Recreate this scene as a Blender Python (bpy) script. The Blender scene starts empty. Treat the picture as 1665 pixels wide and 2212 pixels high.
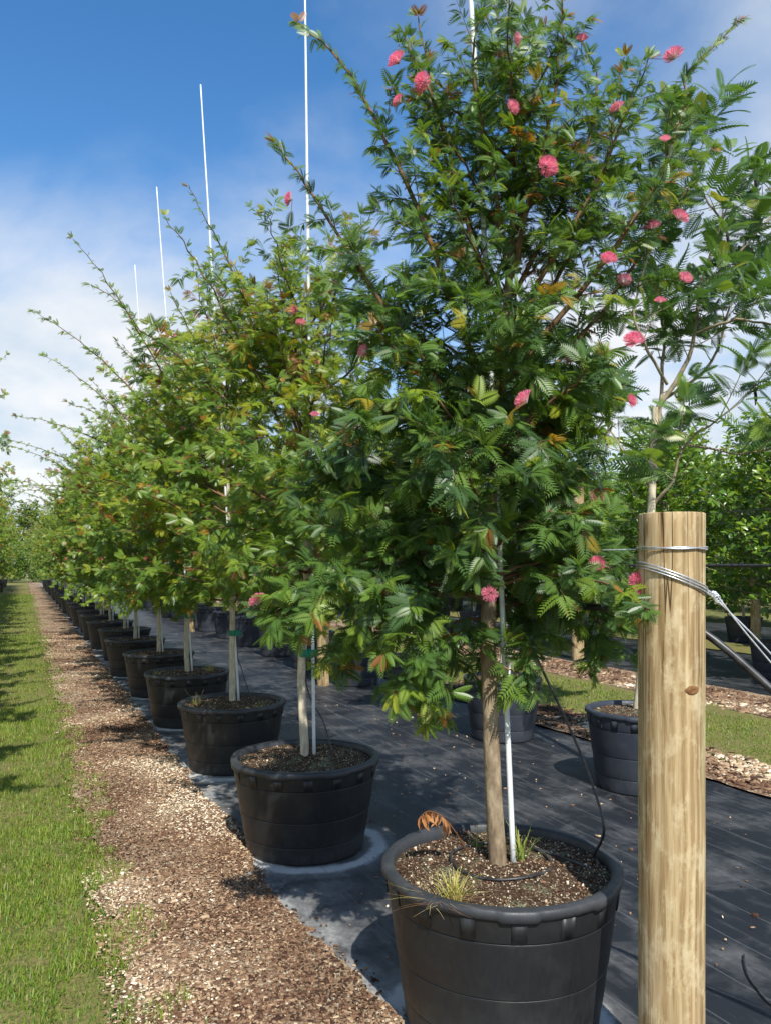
import bpy, math, random
import numpy as np
from mathutils import Matrix, Vector, noise as mnoise
R_ = math.radians
SC = bpy.context.scene
COL = SC.collection
# ------------------------------------------------------------------ camera
CAM_H, YAW, PITCH, FPX, HOR = 1.69, R_(24.7), 0.0, 1700.0, 1215.0
cam_d = bpy.data.cameras.new('camera'); cam = bpy.data.objects.new('camera', cam_d); COL.objects.link(cam)
cam.location = (0, 0, CAM_H); cam.rotation_euler = (math.pi/2 + PITCH, 0, -YAW)
cam_d.sensor_fit = 'VERTICAL'; cam_d.sensor_height = 36; cam_d.lens = 36*FPX/2212
cam_d.shift_y = (HOR-1106)/2212; cam_d.clip_start = .05; cam_d.clip_end = 2000
SC.camera = cam
SC.render.resolution_x, SC.render.resolution_y = 770, 1024
FWD = np.array([math.sin(YAW)*math.cos(PITCH), math.cos(YAW)*math.cos(PITCH), math.sin(PITCH)])
RGT = np.array([math.cos(YAW), -math.sin(YAW), 0]); UPV = np.cross(RGT, FWD); CPOS = np.array([0, 0, CAM_H])
def at(u, v, z):            # photo point (1665 x 2212 grid) at a distance z -> place
    return CPOS + z*(FWD + RGT*((u-832.5)/FPX) + UPV*((HOR-v)/FPX))
def on_z(u, v, h):          # photo point on the level h
    d = FWD + RGT*((u-832.5)/FPX) + UPV*((HOR-v)/FPX)
    return CPOS + d*((h-CAM_H)/d[2])
def proj(p):
    q = np.asarray(p)-CPOS; z = q@FWD
    return 832.5+FPX*(q@RGT)/z, HOR-FPX*(q@UPV)/z, z
# ------------------------------------------------------------------ sky and sun
SUN_EL = R_(48); SH = np.array([.17, 1.0]); SH /= np.linalg.norm(SH)      # SH: way the shadows fall
w = bpy.data.worlds.new('World'); SC.world = w; w.use_nodes = True
nt = w.node_tree; nt.nodes.clear(); N = nt.nodes.new; L = nt.links.new
sky = N('ShaderNodeTexSky'); sky.sky_type = 'NISHITA'; sky.sun_disc = False
sky.sun_elevation = SUN_EL; sky.sun_rotation = math.atan2(-SH[0], -SH[1]) % (2*math.pi)
sky.air_density = 1.0; sky.dust_density = .1; sky.ozone_density = 2.2
hs = N('ShaderNodeHueSaturation'); hs.inputs['Saturation'].default_value = 1.28; L(sky.outputs[0], hs.inputs['Color'])
bg1 = N('ShaderNodeBackground'); bg1.inputs['Strength'].default_value = .14; L(hs.outputs[0], bg1.inputs['Color'])
bg2 = N('ShaderNodeBackground'); bg2.inputs['Color'].default_value = (.84, .925, 1, 1); bg2.inputs['Strength'].default_value = .72
tc = N('ShaderNodeTexCoord'); sp = N('ShaderNodeSeparateXYZ'); L(tc.outputs['Generated'], sp.inputs[0])
def wmath(op, a, b=None):
    m = N('ShaderNodeMath'); m.operation = op
    for i, x in enumerate((a, b)):
        if x is None: continue
        if isinstance(x, (int, float)): m.inputs[i].default_value = x
        else: L(x, m.inputs[i])
    return m.outputs[0]
zz = wmath('ADD', wmath('MAXIMUM', sp.outputs[2], 0.0), .22)
cb = N('ShaderNodeCombineXYZ'); L(wmath('DIVIDE', sp.outputs[0], zz), cb.inputs[0]); L(wmath('DIVIDE', sp.outputs[1], zz), cb.inputs[1])
mp = N('ShaderNodeMapping'); mp.inputs['Location'].default_value = (16.3, 1.9, 0.0); mp.inputs['Scale'].default_value = (1.0, .8, 1); L(cb.outputs[0], mp.inputs[0])
n1 = N('ShaderNodeTexNoise'); n1.inputs['Scale'].default_value = .95; n1.inputs['Detail'].default_value = 7; n1.inputs['Roughness'].default_value = .52; n1.inputs['Distortion'].default_value = .25
L(mp.outputs[0], n1.inputs['Vector'])
hz = wmath('MULTIPLY', wmath('SUBTRACT', 1.0, wmath('MINIMUM', wmath('MULTIPLY', wmath('MAXIMUM', sp.outputs[2], 0.0), 1.55), 1.0)), .26)   # clouds close up towards the horizon
n2 = N('ShaderNodeTexNoise'); n2.inputs['Scale'].default_value = 1.9; n2.inputs['Detail'].default_value = 6; n2.inputs['Roughness'].default_value = .55; L(mp.outputs[0], n2.inputs['Vector'])
cr = N('ShaderNodeValToRGB'); cr.color_ramp.elements[0].position = .36; cr.color_ramp.elements[0].color = (.62, .74, .87, 1); cr.color_ramp.elements[1].position = .60; cr.color_ramp.elements[1].color = (1, 1, 1, 1)
L(n2.outputs['Fac'], cr.inputs[0]); L(cr.outputs[0], bg2.inputs['Color'])
rp = N('ShaderNodeMapRange'); rp.inputs['From Min'].default_value = .43; rp.inputs['From Max'].default_value = .74; rp.interpolation_type = 'SMOOTHSTEP'
L(wmath('ADD', n1.outputs['Fac'], hz), rp.inputs['Value'])
mx = N('ShaderNodeMixShader'); L(wmath('MULTIPLY', rp.outputs[0], .93), mx.inputs[0]); L(bg1.outputs[0], mx.inputs[1]); L(bg2.outputs[0], mx.inputs[2])
wo = N('ShaderNodeOutputWorld'); L(mx.outputs[0], wo.inputs['Surface'])
sl = bpy.data.lights.new('sun', 'SUN'); sl.energy = 4.6; sl.angle = R_(.53); sl.color = (1, .955, .88)
so = bpy.data.objects.new('sun', sl); COL.objects.link(so)
so.rotation_euler = Vector((SH[0]*math.cos(SUN_EL), SH[1]*math.cos(SUN_EL), -math.sin(SUN_EL))).to_track_quat('-Z', 'Y').to_euler()
so.location = (-3, -12, 14)
vs = SC.view_settings; vs.view_transform = 'Standard'; vs.look = 'None'; vs.exposure = .45; vs.gamma = 1; vs.use_curve_mapping = False
SC.cycles.max_bounces = 6; SC.cycles.diffuse_bounces = 3; SC.cycles.transmission_bounces = 4

# ------------------------------------------------------------------ materials
class Mat:
    def __init__(s, name, rough=.6, spec=.4):
        s.m = bpy.data.materials.new(name); s.m.use_nodes = True
        s.t = s.m.node_tree; s.t.nodes.clear()
        s.out = s.n('ShaderNodeOutputMaterial'); s.b = s.n('ShaderNodeBsdfPrincipled')
        s.b.inputs['Roughness'].default_value = rough; s.b.inputs['Specular IOR Level'].default_value = spec
        s.l(s.b.outputs[0], s.out.inputs['Surface']); s._c = None
    def n(s, k): return s.t.nodes.new(k)
    def l(s, a, b): s.t.links.new(a, b)
    def co(s, scale=(1, 1, 1), loc=(0, 0, 0), kind='Object'):
        if s._c is None: s._c = s.n('ShaderNodeTexCoord')
        m = s.n('ShaderNodeMapping'); m.inputs['Scale'].default_value = scale; m.inputs['Location'].default_value = loc
        s.l(s._c.outputs[kind], m.inputs[0]); return m.outputs[0]
    def geo(s, scale=(1, 1, 1), loc=(0, 0, 0)):
        g = s.n('ShaderNodeNewGeometry'); m = s.n('ShaderNodeMapping'); m.inputs['Scale'].default_value = scale; m.inputs['Location'].default_value = loc
        s.l(g.outputs['Position'], m.inputs[0]); return m.outputs[0]
    def noise(s, v, scale, detail=4, rough=.55, dist=0):
        n = s.n('ShaderNodeTexNoise'); n.inputs['Scale'].default_value = scale; n.inputs['Detail'].default_value = detail
        n.inputs['Roughness'].default_value = rough; n.inputs['Distortion'].default_value = dist
        s.l(v, n.inputs['Vector']); return n.outputs['Fac']
    def vor(s, v, scale, out='Color', feat='F1'):
        n = s.n('ShaderNodeTexVoronoi'); n.inputs['Scale'].default_value = scale; n.feature = feat; s.l(v, n.inputs['Vector']); return n.outputs[out]
    def ramp(s, f, stops, interp='LINEAR'):
        r = s.n('ShaderNodeValToRGB'); r.color_ramp.interpolation = interp
        e = r.color_ramp.elements
        while len(e) < len(stops): e.new(.5)
        for x, (p, c) in zip(e, stops):
            x.position = p; x.color = (*c, 1) if hasattr(c, '__len__') else (c, c, c, 1)
        s.l(f, r.inputs[0]); return r.outputs[0]
    def mix(s, f, a, b, mode='MIX'):
        m = s.n('ShaderNodeMix'); m.data_type = 'RGBA'; m.blend_type = mode
        for k, x in ((0, f), (6, a), (7, b)):
            if isinstance(x, (int, float)): m.inputs[k].default_value = x if k == 0 else (x, x, x, 1)
            elif hasattr(x, '__len__'): m.inputs[k].default_value = (*x, 1)
            else: s.l(x, m.inputs[k])
        return m.outputs[2]
    def math(s, op, a, b=None, c=None):
        m = s.n('ShaderNodeMath'); m.operation = op
        for i, x in enumerate((a, b, c)):
            if x is None: continue
            if isinstance(x, (int, float)): m.inputs[i].default_value = x
            else: s.l(x, m.inputs[i])
        return m.outputs[0]
    def attr(s, name):
        a = s.n('ShaderNodeAttribute'); a.attribute_name = name; return a.outputs['Fac']
    def col(s, c):
        if hasattr(c, '__len__'): s.b.inputs['Base Color'].default_value = (*c, 1)
        else: s.l(c, s.b.inputs['Base Color'])
        return s
    def rough(s, c): s.l(c, s.b.inputs['Roughness']); return s
    def bump(s, h, strength=.4, dist=.01):
        b = s.n('ShaderNodeBump'); b.inputs['Strength'].default_value = strength; b.inputs['Distance'].default_value = dist
        s.l(h, b.inputs['Height']); s.l(b.outputs[0], s.b.inputs['Normal']); return s
    def translucent(s, c, fac):
        t = s.n('ShaderNodeBsdfTranslucent'); m = s.n('ShaderNodeMixShader'); m.inputs[0].default_value = fac
        s.l(c, t.inputs['Color']); s.l(s.b.outputs[0], m.inputs[1]); s.l(t.outputs[0], m.inputs[2]); s.l(m.outputs[0], s.out.inputs['Surface']); return s

def leaf_mat(name, stops, rough=.40, fac=.40, spec=.5):
    m = Mat(name, rough, spec); c = m.ramp(m.attr('tint'), stops)
    c2 = m.mix(m.noise(m.geo(), 30, 2), c, m.mix(1, c, (.75, .8, .7), 'MULTIPLY'))
    m.col(c2); t = m.mix(1, c, (1.35, 1.35, .6), 'MULTIPLY'); m.translucent(t, fac); return m.m
M = {}
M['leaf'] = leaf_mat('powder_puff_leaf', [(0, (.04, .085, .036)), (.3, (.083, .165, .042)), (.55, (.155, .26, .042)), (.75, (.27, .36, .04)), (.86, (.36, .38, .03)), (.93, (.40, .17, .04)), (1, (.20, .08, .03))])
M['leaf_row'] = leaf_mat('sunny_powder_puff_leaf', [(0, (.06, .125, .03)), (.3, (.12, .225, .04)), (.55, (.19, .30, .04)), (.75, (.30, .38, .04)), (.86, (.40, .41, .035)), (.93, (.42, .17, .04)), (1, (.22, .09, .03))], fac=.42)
M['feather'] = leaf_mat('feathery_leaf', [(0, (.045, .10, .045)), (.5, (.10, .20, .05)), (.85, (.2, .31, .05)), (1, (.30, .30, .05))], .38, .36)
M['broad'] = leaf_mat('broad_leaf', [(0, (.045, .10, .022)), (.45, (.11, .22, .03)), (.8, (.22, .34, .035)), (1, (.32, .36, .04))], .3, .36, .6)
M['far_leaf'] = leaf_mat('far_leaf', [(0, (.04, .09, .02)), (.5, (.11, .19, .025)), (1, (.26, .30, .03))], .5, .4)
M['blade'] = leaf_mat('grass_blade', [(0, (.07, .13, .022)), (.4, (.16, .27, .03)), (.75, (.30, .36, .05)), (1, (.42, .34, .14))], .5, .3)
m = Mat('bark', .85, .2); v = m.co((1, 1, .35)); n = m.noise(v, 38, 5, .65); n2 = m.noise(m.co((1, 1, .6), (3, 1, 2)), 9, 3)
m.col(m.mix(m.ramp(n2, [(.42, 0), (.62, 1)]), m.ramp(n, [(.3, (.10, .07, .045)), (.55, (.24, .18, .115)), (.75, (.38, .31, .21))]), m.ramp(n, [(.3, (.22, .165, .10)), (.7, (.46, .39, .27))]))).bump(n, .7, .006); M['bark'] = m.m
m = Mat('pale_bark', .8, .2); n = m.noise(m.co((1, 1, .3)), 40, 5, .6); m.col(m.ramp(n, [(.3, (.36, .30, .20)), (.6, (.62, .56, .42)), (.8, (.72, .67, .54))])).bump(n, .5, .004); M['pale_bark'] = m.m
m = Mat('twig', .75, .25); n = m.noise(m.geo(), 14, 3); m.col(m.ramp(n, [(.35, (.085, .05, .028)), (.6, (.20, .115, .06)), (.75, (.30, .20, .12))])); M['twig'] = m.m
m = Mat('grey_twig', .75, .25); n = m.noise(m.geo(), 12, 3); m.col(m.ramp(n, [(.35, (.20, .16, .10)), (.6, (.36, .30, .20)), (.75, (.50, .44, .31))])); M['grey_twig'] = m.m
def pot_mat(name, base, dust):
    m = Mat(name, .45, .45); n = m.noise(m.co(), 7, 6, .62); f = m.noise(m.co((1, 1, .25)), 60, 3, .6)
    sz = m.n('ShaderNodeSeparateXYZ'); m.l(m.co(), sz.inputs[0])
    low = m.ramp(sz.outputs[2], [(0, 1), (.16, .15), (.4, 0)])
    d = m.math('MULTIPLY', m.math('ADD', m.ramp(n, [(.48, 0), (.78, .55)]), m.math('MULTIPLY', low, m.ramp(f, [(.35, 0), (.7, .8)]))), .55)
    m.col(m.mix(d, base, dust)); m.rough(m.ramp(f, [(.2, .36), (.8, .6)])); m.bump(m.noise(m.co(), 220, 2), .12, .002); return m.m
M['pot'] = pot_mat('black_pot_plastic', (.014, .0155, .017), (.065, .062, .055))
M['pot_rim'] = pot_mat('pot_rim_plastic', (.032, .035, .040), (.15, .15, .15))
M['pot_blue'] = pot_mat('blue_black_pot_plastic', (.028, .035, .050), (.09, .09, .095))
m = Mat('potting_soil', .95, .15); v = m.geo(); n = m.noise(v, 90, 4, .7); cell = m.vor(v, 150); br = m.n('ShaderNodeSeparateColor'); m.l(cell, br.inputs[0])
c = m.ramp(n, [(.3, (.02, .013, .009)), (.5, (.06, .036, .022)), (.7, (.15, .095, .055))])
c = m.mix(m.ramp(br.outputs[0], [(.88, 0), (.93, 1)]), c, (.36, .30, .21)); c = m.mix(m.math('MULTIPLY', m.ramp(m.noise(v, 9, 3), [(.52, 0), (.68, 1)]), m.ramp(br.outputs[1], [(.35, 0), (.6, .8)])), c, (.22, .25, .15))
m.col(c).bump(n, .9, .012); M['soil'] = m.m
m = Mat('mulch', .95, .1); v = m.geo(); big = m.noise(v, 1.3, 4, .6); n = m.noise(v, 55, 5, .75); br = m.n('ShaderNodeSeparateColor'); m.l(m.vor(m.geo((1, .75, 1)), 75), br.inputs[0])
brown = m.ramp(n, [(.25, (.06, .028, .018)), (.5, (.20, .108, .064)), (.75, (.36, .225, .14))]); tan = m.ramp(n, [(.25, (.13, .08, .048)), (.5, (.36, .26, .165)), (.75, (.58, .46, .32))])
c = m.mix(m.ramp(big, [(.42, 0), (.6, 1)]), brown, tan); c = m.mix(m.ramp(br.outputs[0], [(.80, 0), (.86, .9)]), c, m.ramp(br.outputs[1], [(0, (.42, .31, .19)), (1, (.74, .66, .5))])); c = m.mix(m.ramp(br.outputs[2], [(.84, 0), (.9, .8)]), c, (.05, .025, .016))
m.col(c).bump(m.math('ADD', n, m.math('MULTIPLY', br.outputs[0], .6)), 1, .014); M['mulch'] = m.m
m = Mat('wood_chip', .9, .15); c = m.ramp(m.attr('tint'), [(0, (.05, .026, .017)), (.3, (.19, .108, .064)), (.55, (.34, .225, .135)), (.75, (.55, .43, .28)), (1, (.76, .69, .54))]); m.col(c); M['chip'] = m.m
m = Mat('turf_soil', .95, .1); n = m.noise(m.geo(), 40, 5, .7); m.col(m.mix(m.noise(m.geo(), 3, 3), m.ramp(n, [(.3, (.08, .11, .024)), (.7, (.20, .22, .05))]), m.ramp(n, [(.3, (.13, .10, .05)), (.7, (.30, .23, .11))]))).bump(n, .8, .02); M['turf'] = m.m
m = Mat('ground_soil', .95, .1); n = m.noise(m.geo(), 6, 6, .7); m.col(m.ramp(n, [(.3, (.06, .085, .02)), (.5, (.14, .15, .05)), (.7, (.28, .23, .12))])); M['ground'] = m.m
# woven ground cloth: sewn marker lines every 0.3 m, dust, and pale residue rings where the pots drain
POT_Y0, POT_DY, ROW_X = 2.45, 1.985, 1.575
m = Mat('ground_cloth', .42, .36); v = m.geo(); sx = m.n('ShaderNodeSeparateXYZ'); m.l(v, sx.inputs[0])
wx = m.noise(m.geo((.6, .6, 1)), 1.1, 3); px = m.math('ADD', sx.outputs[0], m.math('MULTIPLY', wx, .05))
fr = m.math('ABSOLUTE', m.math('SUBTRACT', m.math('FRACT', m.math('MULTIPLY', px, 3.6)), .5))
line = m.math('LESS_THAN', fr, .012)
weave = m.math('MULTIPLY', m.math('SINE', m.math('MULTIPLY', sx.outputs[0], 1500.0)), m.math('SINE', m.math('MULTIPLY', sx.outputs[1], 1500.0)))
dn = m.noise(v, 2.1, 7, .68, .4); df = m.noise(v, 26, 5, .7); streak = m.noise(m.geo((7, 1.2, 1)), 1.6, 5, .6)
ed = m.math('SUBTRACT', sx.outputs[0], 1.13)
edge = m.ramp(ed, [(0, 1), (.22, .35), (.5, 0)])
fy = m.math('SUBTRACT', m.math('FRACT', m.math('ADD', m.math('DIVIDE', m.math('SUBTRACT', sx.outputs[1], POT_Y0), POT_DY), .5)), .5)
ry = m.math('MULTIPLY', fy, POT_DY); rx = m.math('SUBTRACT', sx.outputs[0], ROW_X)
rad = m.math('SQRT', m.math('ADD', m.math('MULTIPLY', rx, rx), m.math('MULTIPLY', ry, ry)))
rn = m.math('ADD', rad, m.math('MULTIPLY', m.math('SUBTRACT', m.noise(v, 5, 3), .5), .09))
ring = m.ramp(m.math('ABSOLUTE', m.math('SUBTRACT', rn, .385)), [(0, 1), (.025, .8), (.06, .15), (.14, 0)])
dust = m.math('ADD', m.math('MULTIPLY', m.ramp(dn, [(.48, 0), (.72, .6)]), .38), m.math('MULTIPLY', edge, m.ramp(dn, [(.36, 0), (.6, 1)])))
dust = m.math('MULTIPLY', m.math('ADD', m.math('ADD', dust, m.math('MULTIPLY', m.ramp(streak, [(.52, 0), (.75, .35)]), .5)), m.math('MULTIPLY', ring, 1.7)), m.ramp(df, [(.2, .35), (.75, 1)]))
c = m.mix(m.noise(v, .8, 3), (.012, .0145, .019), (.023, .026, .032)); c = m.mix(m.math('MINIMUM', dust, 1.0), c, (.52, .52, .50)); c = m.mix(m.math('MULTIPLY', line, .5), c, (.15, .16, .17))
m.col(c); m.rough(m.ramp(dust, [(0, .40), (.5, .8)])); m.bump(m.math('ADD', m.math('MULTIPLY', weave, .06), m.math('ADD', m.noise(v, 3, 4, .6), m.math('MULTIPLY', df, .25))), .5, .03); M['cloth'] = m.m
# post wood
m = Mat('post_wood', .82, .2); g1 = m.noise(m.co((46, 46, 2.2)), 1, 6, .68, .9); g2 = m.noise(m.co((11, 11, .9), (4, 2, 1)), 1, 4, .55, 1.4); fig = m.n('ShaderNodeTexWave')
fig.wave_type = 'BANDS'; fig.bands_direction = 'X'; fig.inputs['Scale'].default_value = 5.5; fig.inputs['Distortion'].default_value = 7; fig.inputs['Detail'].default_value = 3; fig.inputs['Detail Scale'].default_value = .9; m.l(m.co((2.6, 2.6, .55), (1.3, .2, .4)), fig.inputs['Vector'])
blot = m.noise(m.co((9, 9, 4.5), (1, 7, 3)), 1.6, 5, .7)
c = m.ramp(g1, [(.28, (.12, .07, .03)), (.45, (.30, .20, .095)), (.6, (.45, .33, .17)), (.78, (.60, .48, .285))])
c = m.mix(.38, c, m.ramp(m.math('ADD', m.math('MULTIPLY', fig.outputs['Fac'], .5), m.math('MULTIPLY', g2, .5)), [(.25, (.20, .125, .055)), (.5, (.40, .29, .14)), (.72, (.58, .46, .27))]))
c = m.mix(m.ramp(blot, [(.50, 0), (.62, .65)]), c, (.60, .50, .31)); c = m.mix(m.ramp(m.noise(m.co((6, 6, 1.2), (8, 3, 5)), 1.2, 3), [(.56, 0), (.72, .45)]), c, (.36, .37, .19))
crk = m.math('ABSOLUTE', m.math('SUBTRACT', m.noise(m.co((13, 13, .42), (5, 5, 9)), 1, 3, .5), .5)); crack = m.ramp(crk, [(.0, 1), (.007, .55), (.016, 0)])
crack = m.math('MULTIPLY', crack, m.ramp(m.noise(m.co((4, 4, .8)), 1.5, 2), [(.42, 0), (.58, 1)])); c = m.mix(m.math('MULTIPLY', crack, .85), c, (.06, .033, .014))
m.col(c).bump(m.math('SUBTRACT', m.math('ADD', g1, m.math('MULTIPLY', blot, .5)), m.math('MULTIPLY', crack, 1.5)), .7, .006); M['post'] = m.m
m = Mat('post_end', .9, .1); n = m.noise(m.co(), 30, 4); m.col(m.ramp(n, [(.3, (.22, .15, .08)), (.7, (.45, .35, .22))])); M['post_end'] = m.m
m = Mat('galvanised_wire', .38, .5); m.b.inputs['Metallic'].default_value = .75; m.col(m.ramp(m.noise(m.co(), 60, 3), [(.3, (.42, .44, .45)), (.7, (.72, .74, .75))])); M['wire'] = m.m
m = Mat('black_hose', .4, .5); m.col(m.ramp(m.noise(m.geo(), 20, 3), [(.4, (.016, .016, .017)), (.75, (.07, .07, .072))])); M['hose'] = m.m
m = Mat('white_pole', .45, .4); m.col(m.ramp(m.noise(m.co((1, 1, .2)), 25, 3), [(.3, (.60, .66, .66)), (.7, (.80, .83, .82))])); M['pole'] = m.m
m = Mat('green_tape', .4, .4); m.col(m.ramp(m.noise(m.co(), 50, 2), [(.3, (.0, .14, .085)), (.7, (.01, .24, .15))])); M['tape'] = m.m
m = Mat('flower_thread', .6, .2); c = m.ramp(m.attr('tint'), [(0, (.9, .85, .78)), (.3, (.95, .72, .74)), (.6, (.95, .46, .56)), (1, (.95, .24, .40))]); m.col(c).translucent(c, .5); M['flower'] = m.m
m = Mat('dried_flower', .9, .1); c = m.ramp(m.attr('tint'), [(0, (.10, .045, .02)), (.5, (.33, .14, .05)), (1, (.55, .30, .14))]); m.col(c).translucent(c, .2); M['dried'] = m.m
m = Mat('pod', .6, .3); m.col(m.ramp(m.noise(m.geo(), 15, 2), [(.3, (.012, .009, .008)), (.7, (.045, .03, .022))])); M['pod'] = m.m
m = Mat('straw', .8, .2); c = m.ramp(m.attr('tint'), [(0, (.16, .24, .05)), (.4, (.50, .47, .11)), (.8, (.62, .50, .24)), (1, (.40, .20, .10))]); m.col(c).translucent(c, .3); M['straw'] = m.m

# ------------------------------------------------------------------ mesh helpers
def mesh_np(name, V, F, mats, tint=None, smooth=False, mat_idx=None):
    V = np.ascontiguousarray(V, np.float32).reshape(-1, 3); F = np.asarray(F, np.int32)
    me = bpy.data.meshes.new(name); me.vertices.add(len(V)); me.vertices.foreach_set('co', V.ravel())
    k = F.shape[1]; me.loops.add(F.size); me.loops.foreach_set('vertex_index', F.ravel())
    me.polygons.add(len(F)); me.polygons.foreach_set('loop_start', np.arange(0, F.size, k, dtype=np.int32))
    try: me.polygons.foreach_set('loop_total', np.full(len(F), k, np.int32))
    except Exception: pass
    if smooth: me.polygons.foreach_set('use_smooth', np.ones(len(F), bool))
    for x in (mats if isinstance(mats, (list, tuple)) else [mats]): me.materials.append(x)
    if mat_idx is not None: me.polygons.foreach_set('material_index', np.asarray(mat_idx, np.int32))
    if tint is not None:
        a = me.attributes.new('tint', 'FLOAT', 'POINT'); a.data.foreach_set('value', np.ascontiguousarray(tint, np.float32))
    me.update(); me.validate(); return me
def put(name, me, parent=None, loc=(0, 0, 0), label=None, cat=None, group=None, kind=None, rz=0, scale=1):
    o = bpy.data.objects.new(name, me); COL.objects.link(o); o.parent = parent; o.location = loc
    if rz: o.rotation_euler = (0, 0, rz)
    if scale != 1: o.scale = (scale,)*3
    for k, x in (('label', label), ('category', cat), ('group', group), ('kind', kind)):
        if x: o[k] = x
    return o
def copy_tree(root, loc, rz=0, scale=None, label=None, group=None):
    def cp(o, par):
        c = o.copy(); COL.objects.link(c); c.parent = par
        for ch in KIDS.get(o.name, []): cp(ch, c)
        return c
    r = cp(root, None); r.location = loc; r.rotation_euler = (0, 0, rz)
    if scale: r.scale = scale if hasattr(scale, '__len__') else (scale,)*3
    if label: r['label'] = label
    if group: r['group'] = group
    return r
KIDS = {}
def index_kids(root):
    KIDS[root.name] = list(root.children)
    for c in root.children: index_kids(c)
def nrm(a): return a/np.maximum(np.linalg.norm(a, axis=-1, keepdims=True), 1e-9)
def tubes(polys, k=5, cap=False):
    """polys: list of (points (n,3), radii (n,)) -> verts, quads"""
    groups = {}
    for P, Rr in polys: groups.setdefault(len(P), []).append((P, Rr))
    Vs, Fs, off = [], [], 0
    a = np.arange(k)*2*math.pi/k; ca, sa = np.cos(a), np.sin(a)
    for n, g in groups.items():
        P = np.array([x[0] for x in g], float); Rr = np.array([x[1] for x in g], float)
        T = np.empty_like(P); T[:, 1:-1] = P[:, 2:]-P[:, :-2]; T[:, 0] = P[:, 1]-P[:, 0]; T[:, -1] = P[:, -1]-P[:, -2]; T = nrm(T)
        mean = nrm(P[:, -1]-P[:, 0]+1e-6)
        ref = np.where(np.abs(mean[:, 2:3]) < .8, np.array([[0, 0, 1.]]), np.array([[1., 0, 0]]))[:, None, :]
        A = nrm(np.cross(T, ref)); B = np.cross(T, A)
        V = P[:, :, None, :]+Rr[:, :, None, None]*(ca[None, None, :, None]*A[:, :, None, :]+sa[None, None, :, None]*B[:, :, None, :])
        m = len(g); idx = off+np.arange(m*n*k).reshape(m, n, k)
        nx = np.roll(idx, -1, axis=2)
        F = np.stack([idx[:, :-1], nx[:, :-1], nx[:, 1:], idx[:, 1:]], -1).reshape(-1, 4)
        Vs.append(V.reshape(-1, 3)); Fs.append(F); off += m*n*k
    return np.concatenate(Vs), np.concatenate(Fs)
def smooth_path(pts, n):
    """Catmull-Rom through pts -> n points"""
    P = np.asarray(pts, float); Q = np.vstack([2*P[0]-P[1], P, 2*P[-1]-P[-2]]); s = np.linspace(0, len(P)-1-1e-6, n)
    i = s.astype(int); t = (s-i)[:, None]; a, b, c, d = Q[i], Q[i+1], Q[i+2], Q[i+3]
    return .5*(2*b+(c-a)*t+(2*a-5*b+4*c-d)*t*t+(3*b-a-3*c+d)*t**3)
def tube_obj(name, pts, r, mat, n=40, k=8, parent=None, **kw):
    P = smooth_path(pts, n) if n else np.asarray(pts, float); o = P[0].copy()
    if parent is not None: o = np.zeros(3)
    rr = np.full(len(P), r) if np.isscalar(r) else np.interp(np.linspace(0, 1, len(P)), np.linspace(0, 1, len(r)), r)
    rr = np.array(rr); P2 = np.vstack([P[0], P, P[-1]]); P2[0] -= nrm(P[1]-P[0])*1e-4; P2[-1] += nrm(P[-1]-P[-2])*1e-4
    r2 = np.concatenate([[1e-5], rr, [1e-5]])
    V, F = tubes([(P2-o, r2)], k); return put(name, mesh_np(name, V, F, mat, smooth=True), parent, o if parent is None else (0, 0, 0), **kw)
def lathe(prof, seg=48, mod=None):
    prof = np.asarray(prof, float); a = np.arange(seg)*2*math.pi/seg
    r = np.repeat(prof[:, 0:1], seg, 1); z = np.repeat(prof[:, 1:2], seg, 1)
    if mod is not None: r, z = mod(r, z, np.tile(a, (len(prof), 1)))
    V = np.stack([r*np.cos(a), r*np.sin(a), z], -1); n = len(prof); idx = np.arange(n*seg).reshape(n, seg); nx = np.roll(idx, -1, 1)
    return V.reshape(-1, 3), np.stack([idx[:-1], nx[:-1], nx[1:], idx[1:]], -1).reshape(-1, 4)
def box_np(c, s):
    V = np.array([[x, y, z] for x in (-.5, .5) for y in (-.5, .5) for z in (-.5, .5)])*s+c
    return V, np.array([[0, 1, 3, 2], [4, 6, 7, 5], [0, 4, 5, 1], [2, 3, 7, 6], [0, 2, 6, 4], [1, 5, 7, 3]])
def stamp(PV, PF, pos, rot, scale, tint=None, ptint=None):
    """copies of a small shape at many places -> one array"""
    n, k = len(pos), len(PV)
    V = np.einsum('nij,kj->nki', rot, PV)*np.asarray(scale).reshape(n, 1, -1)+np.asarray(pos)[:, None, :]
    F = (np.asarray(PF)[None]+(np.arange(n)*k)[:, None, None]).reshape(-1, np.asarray(PF).shape[1])
    T = None if tint is None else (np.repeat(np.asarray(tint)[:, None], k, 1)+(0 if ptint is None else ptint[None])).ravel()
    return V.reshape(-1, 3), F, T
def frames(d, up, rng, roll=.5):
    """rotations whose Y looks along d and whose Z leans to up"""
    d = nrm(d); x = nrm(np.cross(d, up)); z = np.cross(x, d); a = rng.normal(0, roll, len(d))[:, None]
    x2 = x*np.cos(a)+z*np.sin(a); z2 = np.cross(x2, d); return np.stack([x2, d, z2], -1)
def rand_rot(n, rng):
    q = nrm(rng.normal(size=(n, 4))); a, b, c, d = q.T
    return np.stack([1-2*(c*c+d*d), 2*(b*c-a*d), 2*(b*d+a*c), 2*(b*c+a*d), 1-2*(b*b+d*d), 2*(c*d-a*b), 2*(b*d-a*c), 2*(c*d+a*b), 1-2*(b*b+c*c)], -1).reshape(n, 3, 3)

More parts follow.
